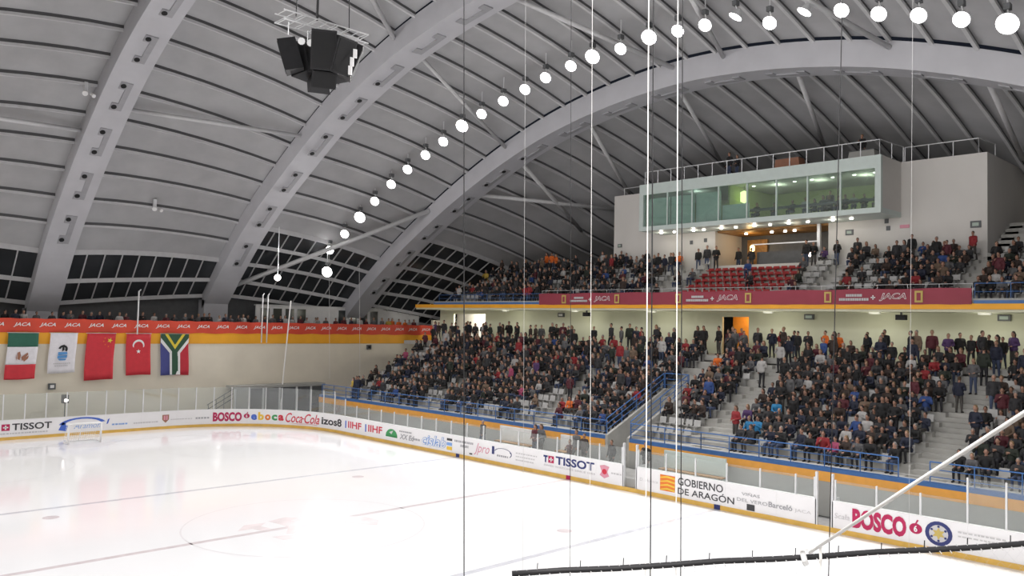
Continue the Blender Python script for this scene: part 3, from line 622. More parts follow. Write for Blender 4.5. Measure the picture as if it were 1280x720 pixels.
for (y, lb) in ((11.2, 'small black loudspeaker under the balcony left of centre'), (-11.0, 'small black loudspeaker under the balcony at right')):
    e = tag(empty('loudspeaker', (29.2, y, 8.85)), lb, 'speaker'); box('cabinet', 'black', e, 29.0, 29.35, y-.25, y+.25, 8.5, 8.78); box('bracket', 'steel_d', e, 29.12, 29.22, y-.04, y+.04, 8.78, 8.92)

# ------------------------------------------------------------------ upper stand and balcony
us_ = tag(empty('upper_stand', (28, 0, 9)), 'upper balcony stand with stepped rows above the maroon banner', 'grandstand')
box('balcony_slab', 'wall_green', us_, 28.05, 33.5, -34, 30, 8.92, 9.2)
box('orange_edge', 'orange', us_, 27.95, 28.1, -34, 30, 9.06, 9.34); box('parapet', 'grey_wall', us_, 28.1, 28.25, -34, 27.5, 9.2, 9.6)
box('blue_ledge', 'blue_rail', us_, 28.0, 28.12, 14.9, 27.5, 9.34, 9.5); box('blue_ledge', 'blue_rail', us_, 28.0, 28.12, -34, -14.9, 9.34, 9.5)
def ux(i): return 29.3+.82*i
def uz(i): return 9.45+.42*i
UA = [(5.2, 6.1), (-6.1, -5.2), (-14.3, -13.4), (15.5, 16.4)]
def ublocks(y0, y1):
    cuts = sorted([c for c in UA if y1 < c[0] and c[1] < y0], reverse=True); out = []; a = y0
    for lo, hi in cuts: out.append((a, hi)); a = lo
    out.append((a, y1)); return out
for i in range(13):
    yr = (27, -34) if i < 7 else (-13.6, -34)
    xe = ux(i)+.45 if i < 12 else 44
    for a, b in ublocks(*yr): box('step', 'concrete', us_, ux(i)-.41, xe, b, a, uz(i)-.5, uz(i))
    for lo, hi in UA:
        if hi <= yr[0]+.8: box('stair', 'concrete', us_, ux(i)-.41, ux(i), lo, hi, uz(i)-.5, uz(i)-.2); box('stair', 'concrete', us_, ux(i), ux(i)+.41, lo, hi, uz(i)-.5, uz(i))
box('rear_ledge', 'concrete', us_, ux(6)+.4, 36.5, 13.6, 27, uz(6)-.2, uz(6)+.3); box('front_walk', 'concrete', us_, 28.2, ux(0)-.41, -34, 27, 9.15, 9.3)
box('rear_wall', 'wall', us_, 44, 44.3, -34, -13.6, uz(12), uz(12)+2.6); box('side_soffit', 'wall', us_, 36.4, 36.6, 13.6, 27, 9, 12.2)
bn = tag(empty('advertising_banner', (27.9, 0, 9.3)), 'dark maroon banner along the upper balcony front', 'banner')
q = MB(); vs = []; fs = []; N = 60
for i in range(N+1):
    y = 14.84-29.68*i/N
    for z, xo in ((9.3+.01*math.sin(i*1.7), 0), (9.7, .015*math.sin(i*1.1)), (10.12+.02*math.sin(i*.8), 0)): vs.append((27.92+xo, y, z))
for i in range(N):
    for k in range(2): a = 3*i+k; fs.append((a, a+3, a+4, a+1))
o = q.add(vs, fs).build('banner_cloth', 'maroon', bn); o.modifiers.new('s', 'SOLIDIFY').thickness = .02
for cy0, cy1, t0, t1, j0, j1 in ((12.3, 7.4, 11.68, 10.16, 9.45, 8.0), (2.4, -2.6, 1.78, .2, -.45, -1.9), (-7.53, -12.36, -8.17, -9.7, -10.35, -11.75)):
    for c in (cy0, cy1):
        bpoly_ = MB(); bpoly_.box(27.86, 27.89, c-.2, c+.2, 9.4, 10.0); bpoly_.build('crest', 'p_gold', bn); MB().box(27.845, 27.86, c-.1, c+.1, 9.5, 9.9).build('crest_mark', 'maroon', bn)
    wv = t0-t1; mid = (t0+t1)/2
    q = MB(); rr = random.Random(3)
    for z0, z1, f in ((9.72, 9.86, .5), (9.5, 9.64, 1.0)):
        a = mid+wv*f/2
        while a > mid-wv*f/2: ww = rr.uniform(.08, .16); q.box(27.86, 27.88, a-ww*.8, a, z0, z1); a -= ww
    q.build('small_print', 'p_lgrey', bn)
    q = MB(); c = (t1+j0)/2; q.box(27.86, 27.88, c-.12, c+.12, 9.64, 9.70); q.box(27.86, 27.88, c-.03, c+.03, 9.55, 9.79); q.build('plus_mark', 'p_white', bn)
    V, F = tp('JACA', .25, .04); put('lettering', V, F, lambda a, b: (27.865, j0+(j1-j0)*a, 9.48+.42*b), 'p_white', bn)
    V, F = tp('JACA', .25, .0); put('lettering_fill', V, F, lambda a, b: (27.855, j0-.03+(j1-j0+.06)*a, 9.51+.36*b), 'maroon', bn)
railing('balcony_rail', [(28.2, 27, 9.6), (28.2, 14.9, 9.6)], .55, 'thin railing on the upper balcony left of the maroon banner', 1.5, 1, 'blue_rail', .02, .018)
railing('balcony_rail', [(28.2, 14.8, 9.6), (28.2, -14.8, 9.6)], .75, 'thin pale railing just above the maroon banner', 1.5, 1, 'alu', .015, .012)
railing('balcony_rail', [(28.2, -14.9, 9.6), (28.2, -26, 9.6)], .75, 'thin railing on the upper balcony right of the maroon banner', 1.5, 1, 'blue_rail', .02, .018)

# ------------------------------------------------------------------ press box block
pb = tag(empty('press_box', (35, 0, 9)), 'white press box block with long glazed front above the upper stand', 'building')
for a in ((35.0, 45, 13.2, 13.5, 9, 18.2), (35, 45, -13.5, -13.2, 9, 18.2), (35, 35.3, 8.75, 13.2, 9, 18.2), (35, 35.3, -13.2, -8.75, 9, 18.2), (35, 35.3, 4.2, 8.75, 9, 14.8), (35, 35.3, -8.75, -4.2, 9, 14.8), (35, 35.3, -4.2, 4.2, 9, 12.3)):
    box('wall_panel', 'wall_white', pb, *a)
box('roof_slab', 'grey_wall', pb, 35.3, 45, -13.2, 13.2, 17.95, 18.17); box('roof_slab', 'grey_wall', pb, 32.2, 35, -8.6, 8.6, 17.95, 18.2)
# glazed box
gb = box('box_sill', 'frame_green', pb, 32, 35, -8.75, 8.75, 14.8, 15.12)
box('frame_top', 'frame_green', pb, 32, 32.25, -8.75, 8.75, 17.45, 18.22)
for y0, y1 in ((8.4, 8.75), (-8.75, -8.4)): box('frame_side', 'frame_green', pb, 32, 32.25, y0, y1, 15.12, 17.45)
for y0, y1 in ((8.6, 8.75), (-8.75, -8.6)): box('side_wall', 'wall_white', pb, 32.25, 35, y0, y1, 15.12, 18.2)
MU = [8.4, 6.33, 4.25, 2.15, 0.0, -2.1, -4.2, -6.3, -8.4]
for i in range(8):
    MB().box(32.12, 32.14, MU[i+1]+.03, MU[i]-.03, 15.12, 17.45).build('glass_pane', 'box_glass', pb)
    if i: box('mullion', 'frame_green', pb, 32.06, 32.2, MU[i]-.045, MU[i]+.045, 15.12, 17.45)
    if i < 3 or i == 3: MB().box(32.5, 32.53, MU[i+1]+.05, MU[i]-.05, 15.15, 17.2 if i < 3 else 16.2).build('blind', 'blind', pb)
box('room_floor', 'room_floor', pb, 35, 39.3, -8.75, 8.75, 14.85, 15.12); box('room_ceiling', 'wall_white', pb, 32.2, 39.3, -8.6, 8.6, 17.7, 17.95); box('room_back_wall', 'lime', pb, 39, 39.3, -8.75, 8.75, 15.12, 17.7)
box('room_end_wall', 'lime', pb, 35.3, 39, -8.75, -8.6, 15.12, 17.7); box('room_end_wall', 'wall_white', pb, 35.3, 39, 8.6, 8.75, 15.12, 17.7); box('room_partition', 'lime', pb, 33.2, 39, 1.95, 2.1, 15.12, 17.7)
box('desk', 'steel_d', pb, 33.0, 33.6, -8.3, 1.6, 15.75, 15.85)
MB().lathe((34.2, 1.45, 17.35), (0, 0, -1), [(0, .06), (.1, .25), (.75, .25), (.85, .05)], 12).build('pendant_lamp', 'lit_lime', pb)
MB().tube([(34.2, 1.45, 17.3), (34.2, 1.45, 17.72)], .02).build('pendant_rod', 'steel_d', pb)
for i, y in enumerate((1.0, -.7, -2.0, -3.2, -4.6, -6.0, -7.3, 2.6)):
    e = MB().lathe((34.7, y, 17.71), (0, 0, -1), [(0, .10), (.05, .09)], 12).build('downlight', 'down', pb)
for y in (-.5, -3.5, -6.5):
    ld = bpy.data.lights.new('room_light', 'POINT'); ld.energy = 42; ld.shadow_soft_size = .25; ld.color = (.98, 1, .80); lo = bpy.data.objects.new('room_light', ld); link(lo, pb); lo.location = Vector((35.2, y, 17.3))-WLOC[pb]
ld = bpy.data.lights.new('room_light', 'POINT'); ld.energy = 26; ld.shadow_soft_size = .25; ld.color = (.9, 1, .92); lo = bpy.data.objects.new('room_light', ld); link(lo, pb); lo.location = Vector((34.2, 5.3, 17.3))-WLOC[pb]
# row of downlights below the glazed box
for i, y in enumerate((7.84, 6.69, 5.05, 4.19, 2.77, 1.65, .24, -.91, -2.23, -3.54, -5.19, -6.36)):
    x = 33.5; MB().lathe((x, y, 14.83), (0, 0, -1), [(0, .09), (.08, .11), (.11, .09)], 12).build('soffit_lamp', 'down', pb)
    if i % 2 == 0:
        ld = bpy.data.lights.new('soffit_light', 'POINT'); ld.energy = 16; ld.shadow_soft_size = .1; ld.color = (1, .9, .75); lo = bpy.data.objects.new('soffit_light', ld); link(lo, pb); lo.location = Vector((x, y, 14.5))-WLOC[pb]
# recessed lounge under it
box('lounge_floor', 'room_floor', pb, 35.3, 39, -4.2, 4.2, 12.1, 12.3); box('lounge_back', 'steel_d', pb, 38.6, 38.8, -4.2, 4.2, 12.3, 14.8); box('lounge_ceiling', 'wood', pb, 35.3, 39, -4.2, 4.2, 14.7, 14.85)
for y0, y1 in ((4.2, 4.35), (-4.35, -4.2)): box('lounge_side', 'wall_white', pb, 35.3, 39, y0, y1, 12.3, 14.8)
box('lounge_column', 'alu', pb, 35.05, 35.25, -3.6, -3.4, 12.3, 14.8); box('lounge_counter', 'steel_d', pb, 36.6, 37.0, -3.2, 1.8, 12.3, 13.3); box('lounge_door', 'wood', pb, 38.4, 38.6, 2.0, 3.6, 12.3, 14.4)
box('lounge_glazing_bar', 'alu', pb, 35.6, 35.66, -3.4, 1.6, 13.7, 13.78)
for y in (2.6, .6, -.4, -1.1): MB().lathe((36.5, y, 14.7), (0, 0, -1), [(0, .10), (.1, .11)], 10).build('lounge_lamp', 'down', pb)
MB().lathe((37.2, 2.5, 13.9), (0, 0, -1), [(0, .05), (.1, .16), (.4, .16), (.5, .05)], 10).build('lounge_warm_lamp', 'warm', pb)
MB().lathe((35.9, -2.55, 12.95), (-1, .3, 0), [(0, .2), (.06, .2)], 12).build('lounge_spot', 'small_lamp', pb)
for y, c, en in ((2.4, (1, .62, .22), 26), (-1.2, (1, .75, .45), 8)):
    ld = bpy.data.lights.new('lounge_light', 'POINT'); ld.energy = en; ld.color = c; ld.shadow_soft_size = .2; lo = bpy.data.objects.new('lounge_light', ld); link(lo, pb); lo.location = Vector((36.6, y, 14.2))-WLOC[pb]
# wall fittings
for y, z, s in ((12.88, 14.2, .2), (-5.59, 14.1, .25), (-12.9, 14.1, .28)):
    f = box('wall_sign', 'steel_d', pb, 34.94, 35, y-s, y+s, z-s*.7, z+s*.7); box('sign_face', 'exit', f, 34.92, 34.95, y-s*.6, y+s*.6, z-s*.35, z+s*.35)
for y, z in ((-7.9, 15.0-.35), (-8.0, 14.2), (6.2, 14.1), (5.0, 14.2)): box('wall_vent', 'steel_d', pb, 34.95, 35, y-.12, y+.12, z-.14, z+.14)
box('wall_plate', 'p_pink', pb, 34.95, 35, -9.25, -8.7, 14.15, 14.35)
railing('roof_rail', [(35.1, 12.6, 18.2), (35.1, 8.8, 18.2)], .55, 'low grey railing on the left roof wing of the press box', 2.4, 0, 'alu', .03, .03)
railing('roof_rail', [(32.2, 8.4, 18.2), (32.2, -8.6, 18.2), (35.2, -8.8, 18.2)], .95, 'pale metal railing on the roof above the glazed press box', 1.13, 0, 'alu', .035, .03)
railing('roof_rail', [(35.2, -8.9, 18.2), (35.2, -13.0, 18.2), (37.5, -13.2, 18.2)], .9, 'pale metal railing on the right roof wing of the press box', 1.2, 0, 'alu', .035, .03)
for (y0, y1, mt, lb, h) in ((-1.4, -3.2, 'p_brown', 'brown covered table behind the press box roof railing', .75), (-6.3, -8.0, 'grey_wall', 'grey covered equipment case at right end of press box roof', .6)):
    e = tag(empty('roof_table', (33.4, (y0+y1)/2, 18.2)), lb, 'table'); MB().hexa([(33, y1, 18.2), (33.9, y1, 18.2), (33.9, y0, 18.2), (33, y0, 18.2), (33.05, y1+.1, 18.2+h), (33.85, y1+.1, 18.2+h), (33.85, y0-.1, 18.2+h), (33.05, y0-.1, 18.2+h)]).build('cover', mt, e)
    box('top_board', 'steel_d', e, 33.0, 33.9, y1+.05, y0-.05, 18.2+h, 18.24+h)

# ------------------------------------------------------------------ floodlights
LM = [(31.7, 11.8), (31.4, 13.6), (29.2, 14.8), (27.1, 16.0), (25.1, 17.1), (23.0, 18.2), (21.0, 19.1), (18.9, 19.9), (16.9, 20.6), (14.9, 21.4), (12.9, 21.9), (10.8, 22.4), (8.8, 22.8), (7.0, 23.2), (4.9, 23.5), (3.2, 23.7), (1.1, 23.7), (-.9, 23.9), (-2.8, 23.8), (-4.5, 23.7), (-6.3, 23.7), (-8.2, 22.9), (-10.0, 23.0), (-11.8, 22.6), (-13.5, 22.0), (-15.2, 21.5), (-16.9, 20.9), (-18.6, 20.3)]
def floodlight(x, y, z, tgt, r, label, grp):
    e = tag(empty('floodlight', (x, y, z)), label, 'floodlight', grp)
    d = (Vector(tgt)-Vector((x, y, z))).normalized(); c = Vector((x, y, z))
    MB().lathe(c-d*.42, d, [(0, .10), (.06, .14), (.22, .22), (.38, r*.9), (.42, r), (.44, r)], 28).build('housing', 'alu', e, True)
    MB().lathe(c+d*.02, d, [(0, r*.93), (.03, r*.93), (.07, r*.6)], 28).build('lens', 'lens', e)
    top = under(x, y)+PD+.1
    MB().tube([c-d*.25, (x, y, z+.55), (x, y, max(z+.6, top))], .035, 6).build('hanger', 'alu', e)
    MB().box(x-.16, x+.16, y-.12, y+.12, z+.55, z+.8).build('gear_box', 'steel_d', e)
    sd = bpy.data.lights.new('flood_beam', 'SPOT'); sd.energy = LAMP_W; sd.spot_size = math.radians(120); sd.spot_blend = .75; sd.shadow_soft_size = .3; sd.color = (1, .975, .965)
    so = bpy.data.objects.new('flood_beam', sd); link(so, e); so.location = d*.25; so.rotation_euler = d.to_track_quat('-Z', 'Y').to_euler()
BIG = {0, 3, 9, 15, 17, 27}
for i, (y, z) in enumerate(LM):
    tgt = (-6, y*.55-4, 0)
    if i in (20, 22): tgt = (14, y+9, 4)
    floodlight(20, y, z, tgt, .46 if i in BIG else .36, f'round white floodlight under the roof, {ORD[i]} from the left in the long row', 'floodlights in the long row under the roof')
LX = [(-y, z) for y, z in LM if y > 19.5][::-1]      # both rows go on symmetrically to the near end
for i, (y, z) in enumerate(LX):
    floodlight(20, y, z, (-6, y*.55-4, 0), .36, f'round white floodlight beyond the right picture edge, {ORD[i]} of the row after it', 'floodlights in the long row under the roof')
for i, (y, z) in enumerate(LM[::2]+LX):
    floodlight(-20, y, z, (6, y*.55-4, 0), .36, f'floodlight of the near side row outside the picture, {ORD[i]} from the far end', 'floodlights in the near side row')
for (x, y, z, lb) in ((15.15, 31, 11.04, 'small glowing round lamp low beside the middle roof arch'),):
    e = tag(empty('round_lamp', (x, y, z)), lb, 'lamp'); MB().lathe((x, y, z), (-.5, -1, -.2), [(-.2, .08), (-.1, .2), (0, .26)], 14).build('housing', 'alu', e); MB().lathe((x, y, z), (-.5, -1, -.2), [(.0, .25), (.03, .25), (.06, .15)], 14).build('lens', 'small_lamp', e); MB().tube([(x, y, z), (x, y, under(x, y)+PD)], .03).build('hanger', 'alu', e)
for (x, y, lb) in ((-1.4, 24, 'small white spotlight on the roof left of the leftmost arch'), (5.5, 31, 'small white spotlight on the roof between the left and middle arches')):
    z = under(x, y)+PD-.15
    e = tag(empty('spotlight', (x, y, z)), lb, 'spotlight'); MB().lathe((x, y, z-.3), (-.3, -.8, -.5), [(-.2, .1), (.25, .16)], 12).build('body', 'white', e); MB().box(x-.1, x+.1, y-.1, y+.1, z-.25, z+.3).build('bracket', 'alu', e); MB().lathe((x+.35, y-.1, z-.4), (.2, -.8, -.5), [(-.15, .08), (.2, .12)], 12).build('second_head', 'white', e)

# ------------------------------------------------------------------ hanging loudspeaker cluster
sp = tag(empty('speaker_cluster', (.1, 0, 17.2)), 'cluster of black loudspeakers hung from a truss under the roof', 'loudspeakers')
SC = Vector((.1, .1, 18.1))
def cab(ang, tilt, rad, dz, wd, ht, dp, name='loudspeaker'):
    out = Vector((math.cos(ang), math.sin(ang), 0)); sd_ = Vector((-math.sin(ang), math.cos(ang), 0)); up_ = Vector((0, 0, 1))
    f = (out*math.cos(tilt)-up_*math.sin(tilt)); u_ = (up_*math.cos(tilt)+out*math.sin(tilt)); c = SC+out*rad+up_*dz
    P = []
    for h in (-1, 1):
        for a, b in ((-1, -1), (1, -1), (1, 1), (-1, 1)):
            wf = 1 if b == 1 else .62
            P.append(c+sd_*a*wd/2*wf+f*b*dp/2+u_*h*ht/2)
    o = MB().hexa(P).build(name, 'black', sp)
    Q = []
    for t in (.0, .02):
        for a, h in ((-.44, -.44), (.44, -.44), (.44, .44), (-.44, .44)): Q.append(c+f*(dp/2+t)+sd_*a*wd+u_*h*ht)
    MB().hexa(Q).build('grille', 'hole', o)
A0 = math.radians(-120.7)
for da, tl, rd, dz, wd, ht, dp in ((-92, .30, 1.2, .05, .85, 1.25, .70), (2, .22, .80, .10, .95, 1.50, .80), (42, .34, .85, .05, .95, 1.40, .80), (88, .36, 1.0, .05, .90, 1.35, .75), (135, .3, .9, .1, .95, 1.35, .8), (180, .3, .9, .1, .95, 1.35, .8), (228, .3, .95, .1, .95, 1.35, .8)):
    cab(A0+math.radians(da), tl, rd, dz, wd, ht, dp)
cab(A0+math.radians(8), .55, .45, -.85, .95, .65, .6); cab(A0+math.radians(188), .55, .45, -.8, .9, .6, .6)
MB().box(SC.x-.4, SC.x+.4, SC.y-.4, SC.y+.4, SC.z-.5, SC.z+.75).build('core_frame', 'black', sp)
tr = MB()
for s in (-1, 1):
    for h in (0, .35): tr.tube([(SC.x-1.9, SC.y+s*.35, SC.z+1.05+h), (SC.x+1.9, SC.y+s*.35, SC.z+1.05+h)], .03, 5)
    for i in range(8): x = SC.x-1.9+.475*i; tr.tube([(x, SC.y+s*.35, SC.z+1.05), (x+.475, SC.y+s*.35, SC.z+1.4)], .018, 4)
for i in range(6): x = SC.x-1.8+.72*i; tr.tube([(x, SC.y-.35, SC.z+1.05), (x, SC.y+.35, SC.z+1.05)], .02, 4); tr.tube([(x, SC.y-.35, SC.z+1.4), (x, SC.y+.35, SC.z+1.4)], .02, 4)
tr.build('truss', 'alu', sp)
for dx, dy in ((-1.5, 0), (-.5, .3), (.5, -.3), (1.5, 0)): MB().tube([(SC.x+dx, SC.y+dy, SC.z+.6), (SC.x+dx, SC.y+dy, SC.z+1.1)], .02, 4).build('hanger', 'alu', sp)
for dx in (-1.2, 1.2): MB().tube([(SC.x+dx, SC.y, SC.z+1.4), (SC.x+dx*.8, SC.y, under(0, 0)+.1)], .025, 4).build('suspension_cable', 'rope_d', sp)
MB().tube([(SC.x-.4, SC.y-.2, SC.z+1.4), (SC.x-.3, SC.y-.2, 27.0)], .05, 5).build('cable_bundle', 'rope_d', sp)
for i, (dx, dy, dz, a) in enumerate(((-.98, -.10, .45, .5), (-.74, -.36, .38, -.5))): MB().lathe(SC+Vector((dx, dy, dz)), (-.6, -1, -.3), [(0, .10), (.25, .14)], 10).build('spot_head', 'alu', sp)
for dz, dx in ((-.1, .75), (-.45, .62), (-.8, .55)): MB().hexa([SC+Vector((dx+a-.25, -1.42+b, dz+c)) for c in (0, .34) for a, b in ((0, 0), (.14, -.04), (.18, 0), (.04, .05))]).build('cable_sleeve', 'white', sp)

# ------------------------------------------------------------------ safety net near the camera
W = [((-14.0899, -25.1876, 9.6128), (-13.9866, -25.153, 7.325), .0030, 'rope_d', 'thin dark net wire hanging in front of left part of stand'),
     ((-13.3735, -25.8824, 9.6346), (-13.2456, -25.8233, 6.5263), .0034, 'rope', 'white lamp flare streak drawn as wire, just left of the glazed press box front'),  # bright and pale rope strands here are lamp flare built as wires
     ((-13.2603, -25.9922, 9.638), (-13.1278, -25.9376, 6.5299), .0030, 'rope', 'white lamp flare streak drawn as wire, crossing the left panes of the press box'),
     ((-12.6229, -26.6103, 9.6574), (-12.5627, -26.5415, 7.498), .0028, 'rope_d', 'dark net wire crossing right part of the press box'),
     ((-13.5921, -25.6704, 9.6279), (-13.5025, -25.6302, 7.4694), .0013, 'rope', 'pale lamp flare streak drawn as wire, left of the press box'),
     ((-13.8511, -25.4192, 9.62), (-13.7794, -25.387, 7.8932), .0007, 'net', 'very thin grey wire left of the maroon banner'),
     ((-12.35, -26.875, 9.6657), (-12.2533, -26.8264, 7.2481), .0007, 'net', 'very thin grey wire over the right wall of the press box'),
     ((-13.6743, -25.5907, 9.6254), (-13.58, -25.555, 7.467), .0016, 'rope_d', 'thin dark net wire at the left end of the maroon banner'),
     ((-13.356, -25.9005, 9.6349), (-13.228, -25.8413, 6.5267), .0036, 'rope_d', 'dark side of the bright streak, added as strand, left of the glazed box'),  # last two strands: dark side of the bright streaks, built separately
     ((-13.243, -26.0103, 9.6384), (-13.1104, -25.9556, 6.5302), .0030, 'rope_d', 'dark side of the bright streak, added as strand, crossing the press box panes')]
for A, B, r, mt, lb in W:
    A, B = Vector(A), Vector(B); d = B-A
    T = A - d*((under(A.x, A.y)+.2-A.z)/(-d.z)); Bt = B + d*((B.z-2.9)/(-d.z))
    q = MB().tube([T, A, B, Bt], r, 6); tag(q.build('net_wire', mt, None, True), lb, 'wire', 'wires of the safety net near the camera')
bar = tag(empty('net_bar', (-12.6, -26.5, 6.66)), 'black net bar with ties crossing the bottom right corner', 'net bar')
P0, P1 = Vector((-13.764, -25.3212, 6.5213)), Vector((-11.3538, -27.6703, 6.7913))
MB().tube([P0.lerp(P1, i/12)+Vector((0, 0, .004*math.sin(i*2))) for i in range(13)], .0165, 8).build('bar', 'rope_d', bar, True)
q = MB()
for i in range(60): c = P0.lerp(P1, .01+i/61); d = (P1-P0).normalized(); q.tube([c-d*.012+Vector((0, 0, .02)), c+d*.012-Vector((0, 0, .02))+(-fw)*.02], .0025, 4)
q.build('lacing', 'net', bar)['kind'] = 'stuff'
for i in range(14):
    c = P0.lerp(P1, .04+i/14.5); MB().tube([c, c+Vector((.004, 0, .05))], .003, 4).build('tie', 'rope_d', bar)
q = MB(); dn = Vector((0, 0, -1)); nn = 46
for i in range(nn+14):
    a = P0.lerp(P1, min(1, i/nn)); 
    for sgn in (1, -1):
        b = P0.lerp(P1, i/nn+sgn*.16)+dn*.62
        c0 = P0.lerp(P1, i/nn)
        q.tube([c0, b], .0004, 3, cap=False)
o = q.build('net_mesh', 'net', bar); o['kind'] = 'stuff'
pole = tag(empty('net_stay', (-12.65, -26.5, 6.7)), 'white stay pole with clamp slanting down to the black net bar', 'stay')
MB().tube([(-12.6638, -26.4655, 6.6842), (-13.2326, -27.2002, 7.2222), (-13.809, -27.7802, 7.6228), (-14.1498, -28.0895, 7.8317)], .0088, 8).build('pole', 'rope', pole, True)
MB().tube([(-12.6916, -26.4388, 6.6876), (-12.7089, -26.4613, 6.645), (-12.702, -26.467, 6.6282)], .016, 6).build('clamp', 'net', pole)
MB().tube([(-12.6365, -26.5098, 6.7519), (-12.6288, -26.5112, 6.6498), (-12.6349, -26.5013, 6.5814), (-12.6191, -26.5119, 6.5008)], [.008, .008, .012, .018], 6).build('rope_tail', 'rope', pole)
MB().tube([(-12.7203, -26.4397, 6.7012), (-12.6296, -26.5288, 6.7252)], .006, 6).build('lashing', 'rope', pole)

# ------------------------------------------------------------------ seats
def seat_mesh(name, m):
    q = MB()
    q.hexa([(-.20, -.22, .40), (.20, -.22, .40), (.20, .14, .37), (-.20, .14, .37), (-.21, -.23, .45), (.21, -.23, .45), (.21, .14, .41), (-.21, .14, .41)])
    q.hexa([(-.20, .12, .37), (.20, .12, .37), (.20, .17, .37), (-.20, .17, .37), (-.20, .19, .72), (.20, .19, .72), (.20, .23, .72), (-.20, .23, .72)])
    q.box(-.05, .05, -.1, .1, 0, .40)
    return q.mesh(name, m)
ME_GREY = seat_mesh('grey_seat', 'grey_seat'); ME_RED = MB().hexa([(-.21, -.22, .26), (.21, -.22, .26), (.21, .12, .24), (-.21, .12, .24), (-.22, -.23, .31), (.22, -.23, .31), (.22, .12, .28), (-.22, .12, .28)]).hexa([(-.21, .10, .24), (.21, .10, .24), (.21, .15, .24), (-.21, .15, .24), (-.20, .16, .47), (.20, .16, .47), (.20, .19, .47), (-.20, .19, .47)]).box(-.05, .05, -.1, .1, 0, .26).mesh('red_seat', 'red_seat')
ROT = -PI/2     # local front -Y turned to face -X

# ------------------------------------------------------------------ people
def obj_col_mat(name):
    m = bpy.data.materials.new(name); m.use_nodes = True; MATS[name] = m; nt = m.node_tree; b = nt.nodes['Principled BSDF']; b.inputs['Roughness'].default_value = .75
    return m, nt, b
m, nt, b = obj_col_mat('jacket'); oi = nt.nodes.new('ShaderNodeObjectInfo'); nt.links.new(oi.outputs['Color'], b.inputs['Base Color'])
def rnd_mat(name, cols, rough=.7):
    m, nt, b = obj_col_mat(name); oi = nt.nodes.new('ShaderNodeObjectInfo'); rp = nt.nodes.new('ShaderNodeValToRGB'); rp.color_ramp.interpolation = 'CONSTANT'
    while len(rp.color_ramp.elements) < len(cols): rp.color_ramp.elements.new(.5)
    for i, c in enumerate(cols): rp.color_ramp.elements[i].position = i/len(cols); rp.color_ramp.elements[i].color = (*c, 1)
    nt.links.new(oi.outputs['Random'], rp.inputs[0]); nt.links.new(rp.outputs[0], b.inputs['Base Color']); b.inputs['Roughness'].default_value = rough
TROU = [(.02, .02, .025), (.035, .05, .09), (.06, .055, .05), (.015, .015, .018), (.05, .07, .13)]; HAIR = [(.012, .009, .007), (.03, .017, .010), (.07, .04, .02), (.015, .012, .01), (.20, .13, .06), (.22, .21, .20)]; SKIN = [(.38, .21, .15), (.33, .18, .125), (.43, .25, .18)]
rnd_mat('trousers', TROU); rnd_mat('hair', HAIR, .6); rnd_mat('skin', SKIN, .5); mat('shoe', (.03, .028, .027), .6, var=.1); mat('eye', (.02, .015, .012), .3, var=0)
PM = ['jacket', 'trousers', 'skin', 'hair', 'shoe', 'eye']
def cap_mesh(p0, p1, r0, r1, n=10, k=4):
    p0, p1 = Vector(p0), Vector(p1); d = p1-p0; L = d.length; d = d/L if L > 1e-6 else Vector((0, 0, 1))
    prof = [(-r0*math.cos(i*PI/2/k), r0*math.sin(i*PI/2/k)) for i in range(1, k+1)]+[(L+r1*math.sin(i*PI/2/k), r1*math.cos(i*PI/2/k)) for i in range(0, k)]
    return p0, d, prof
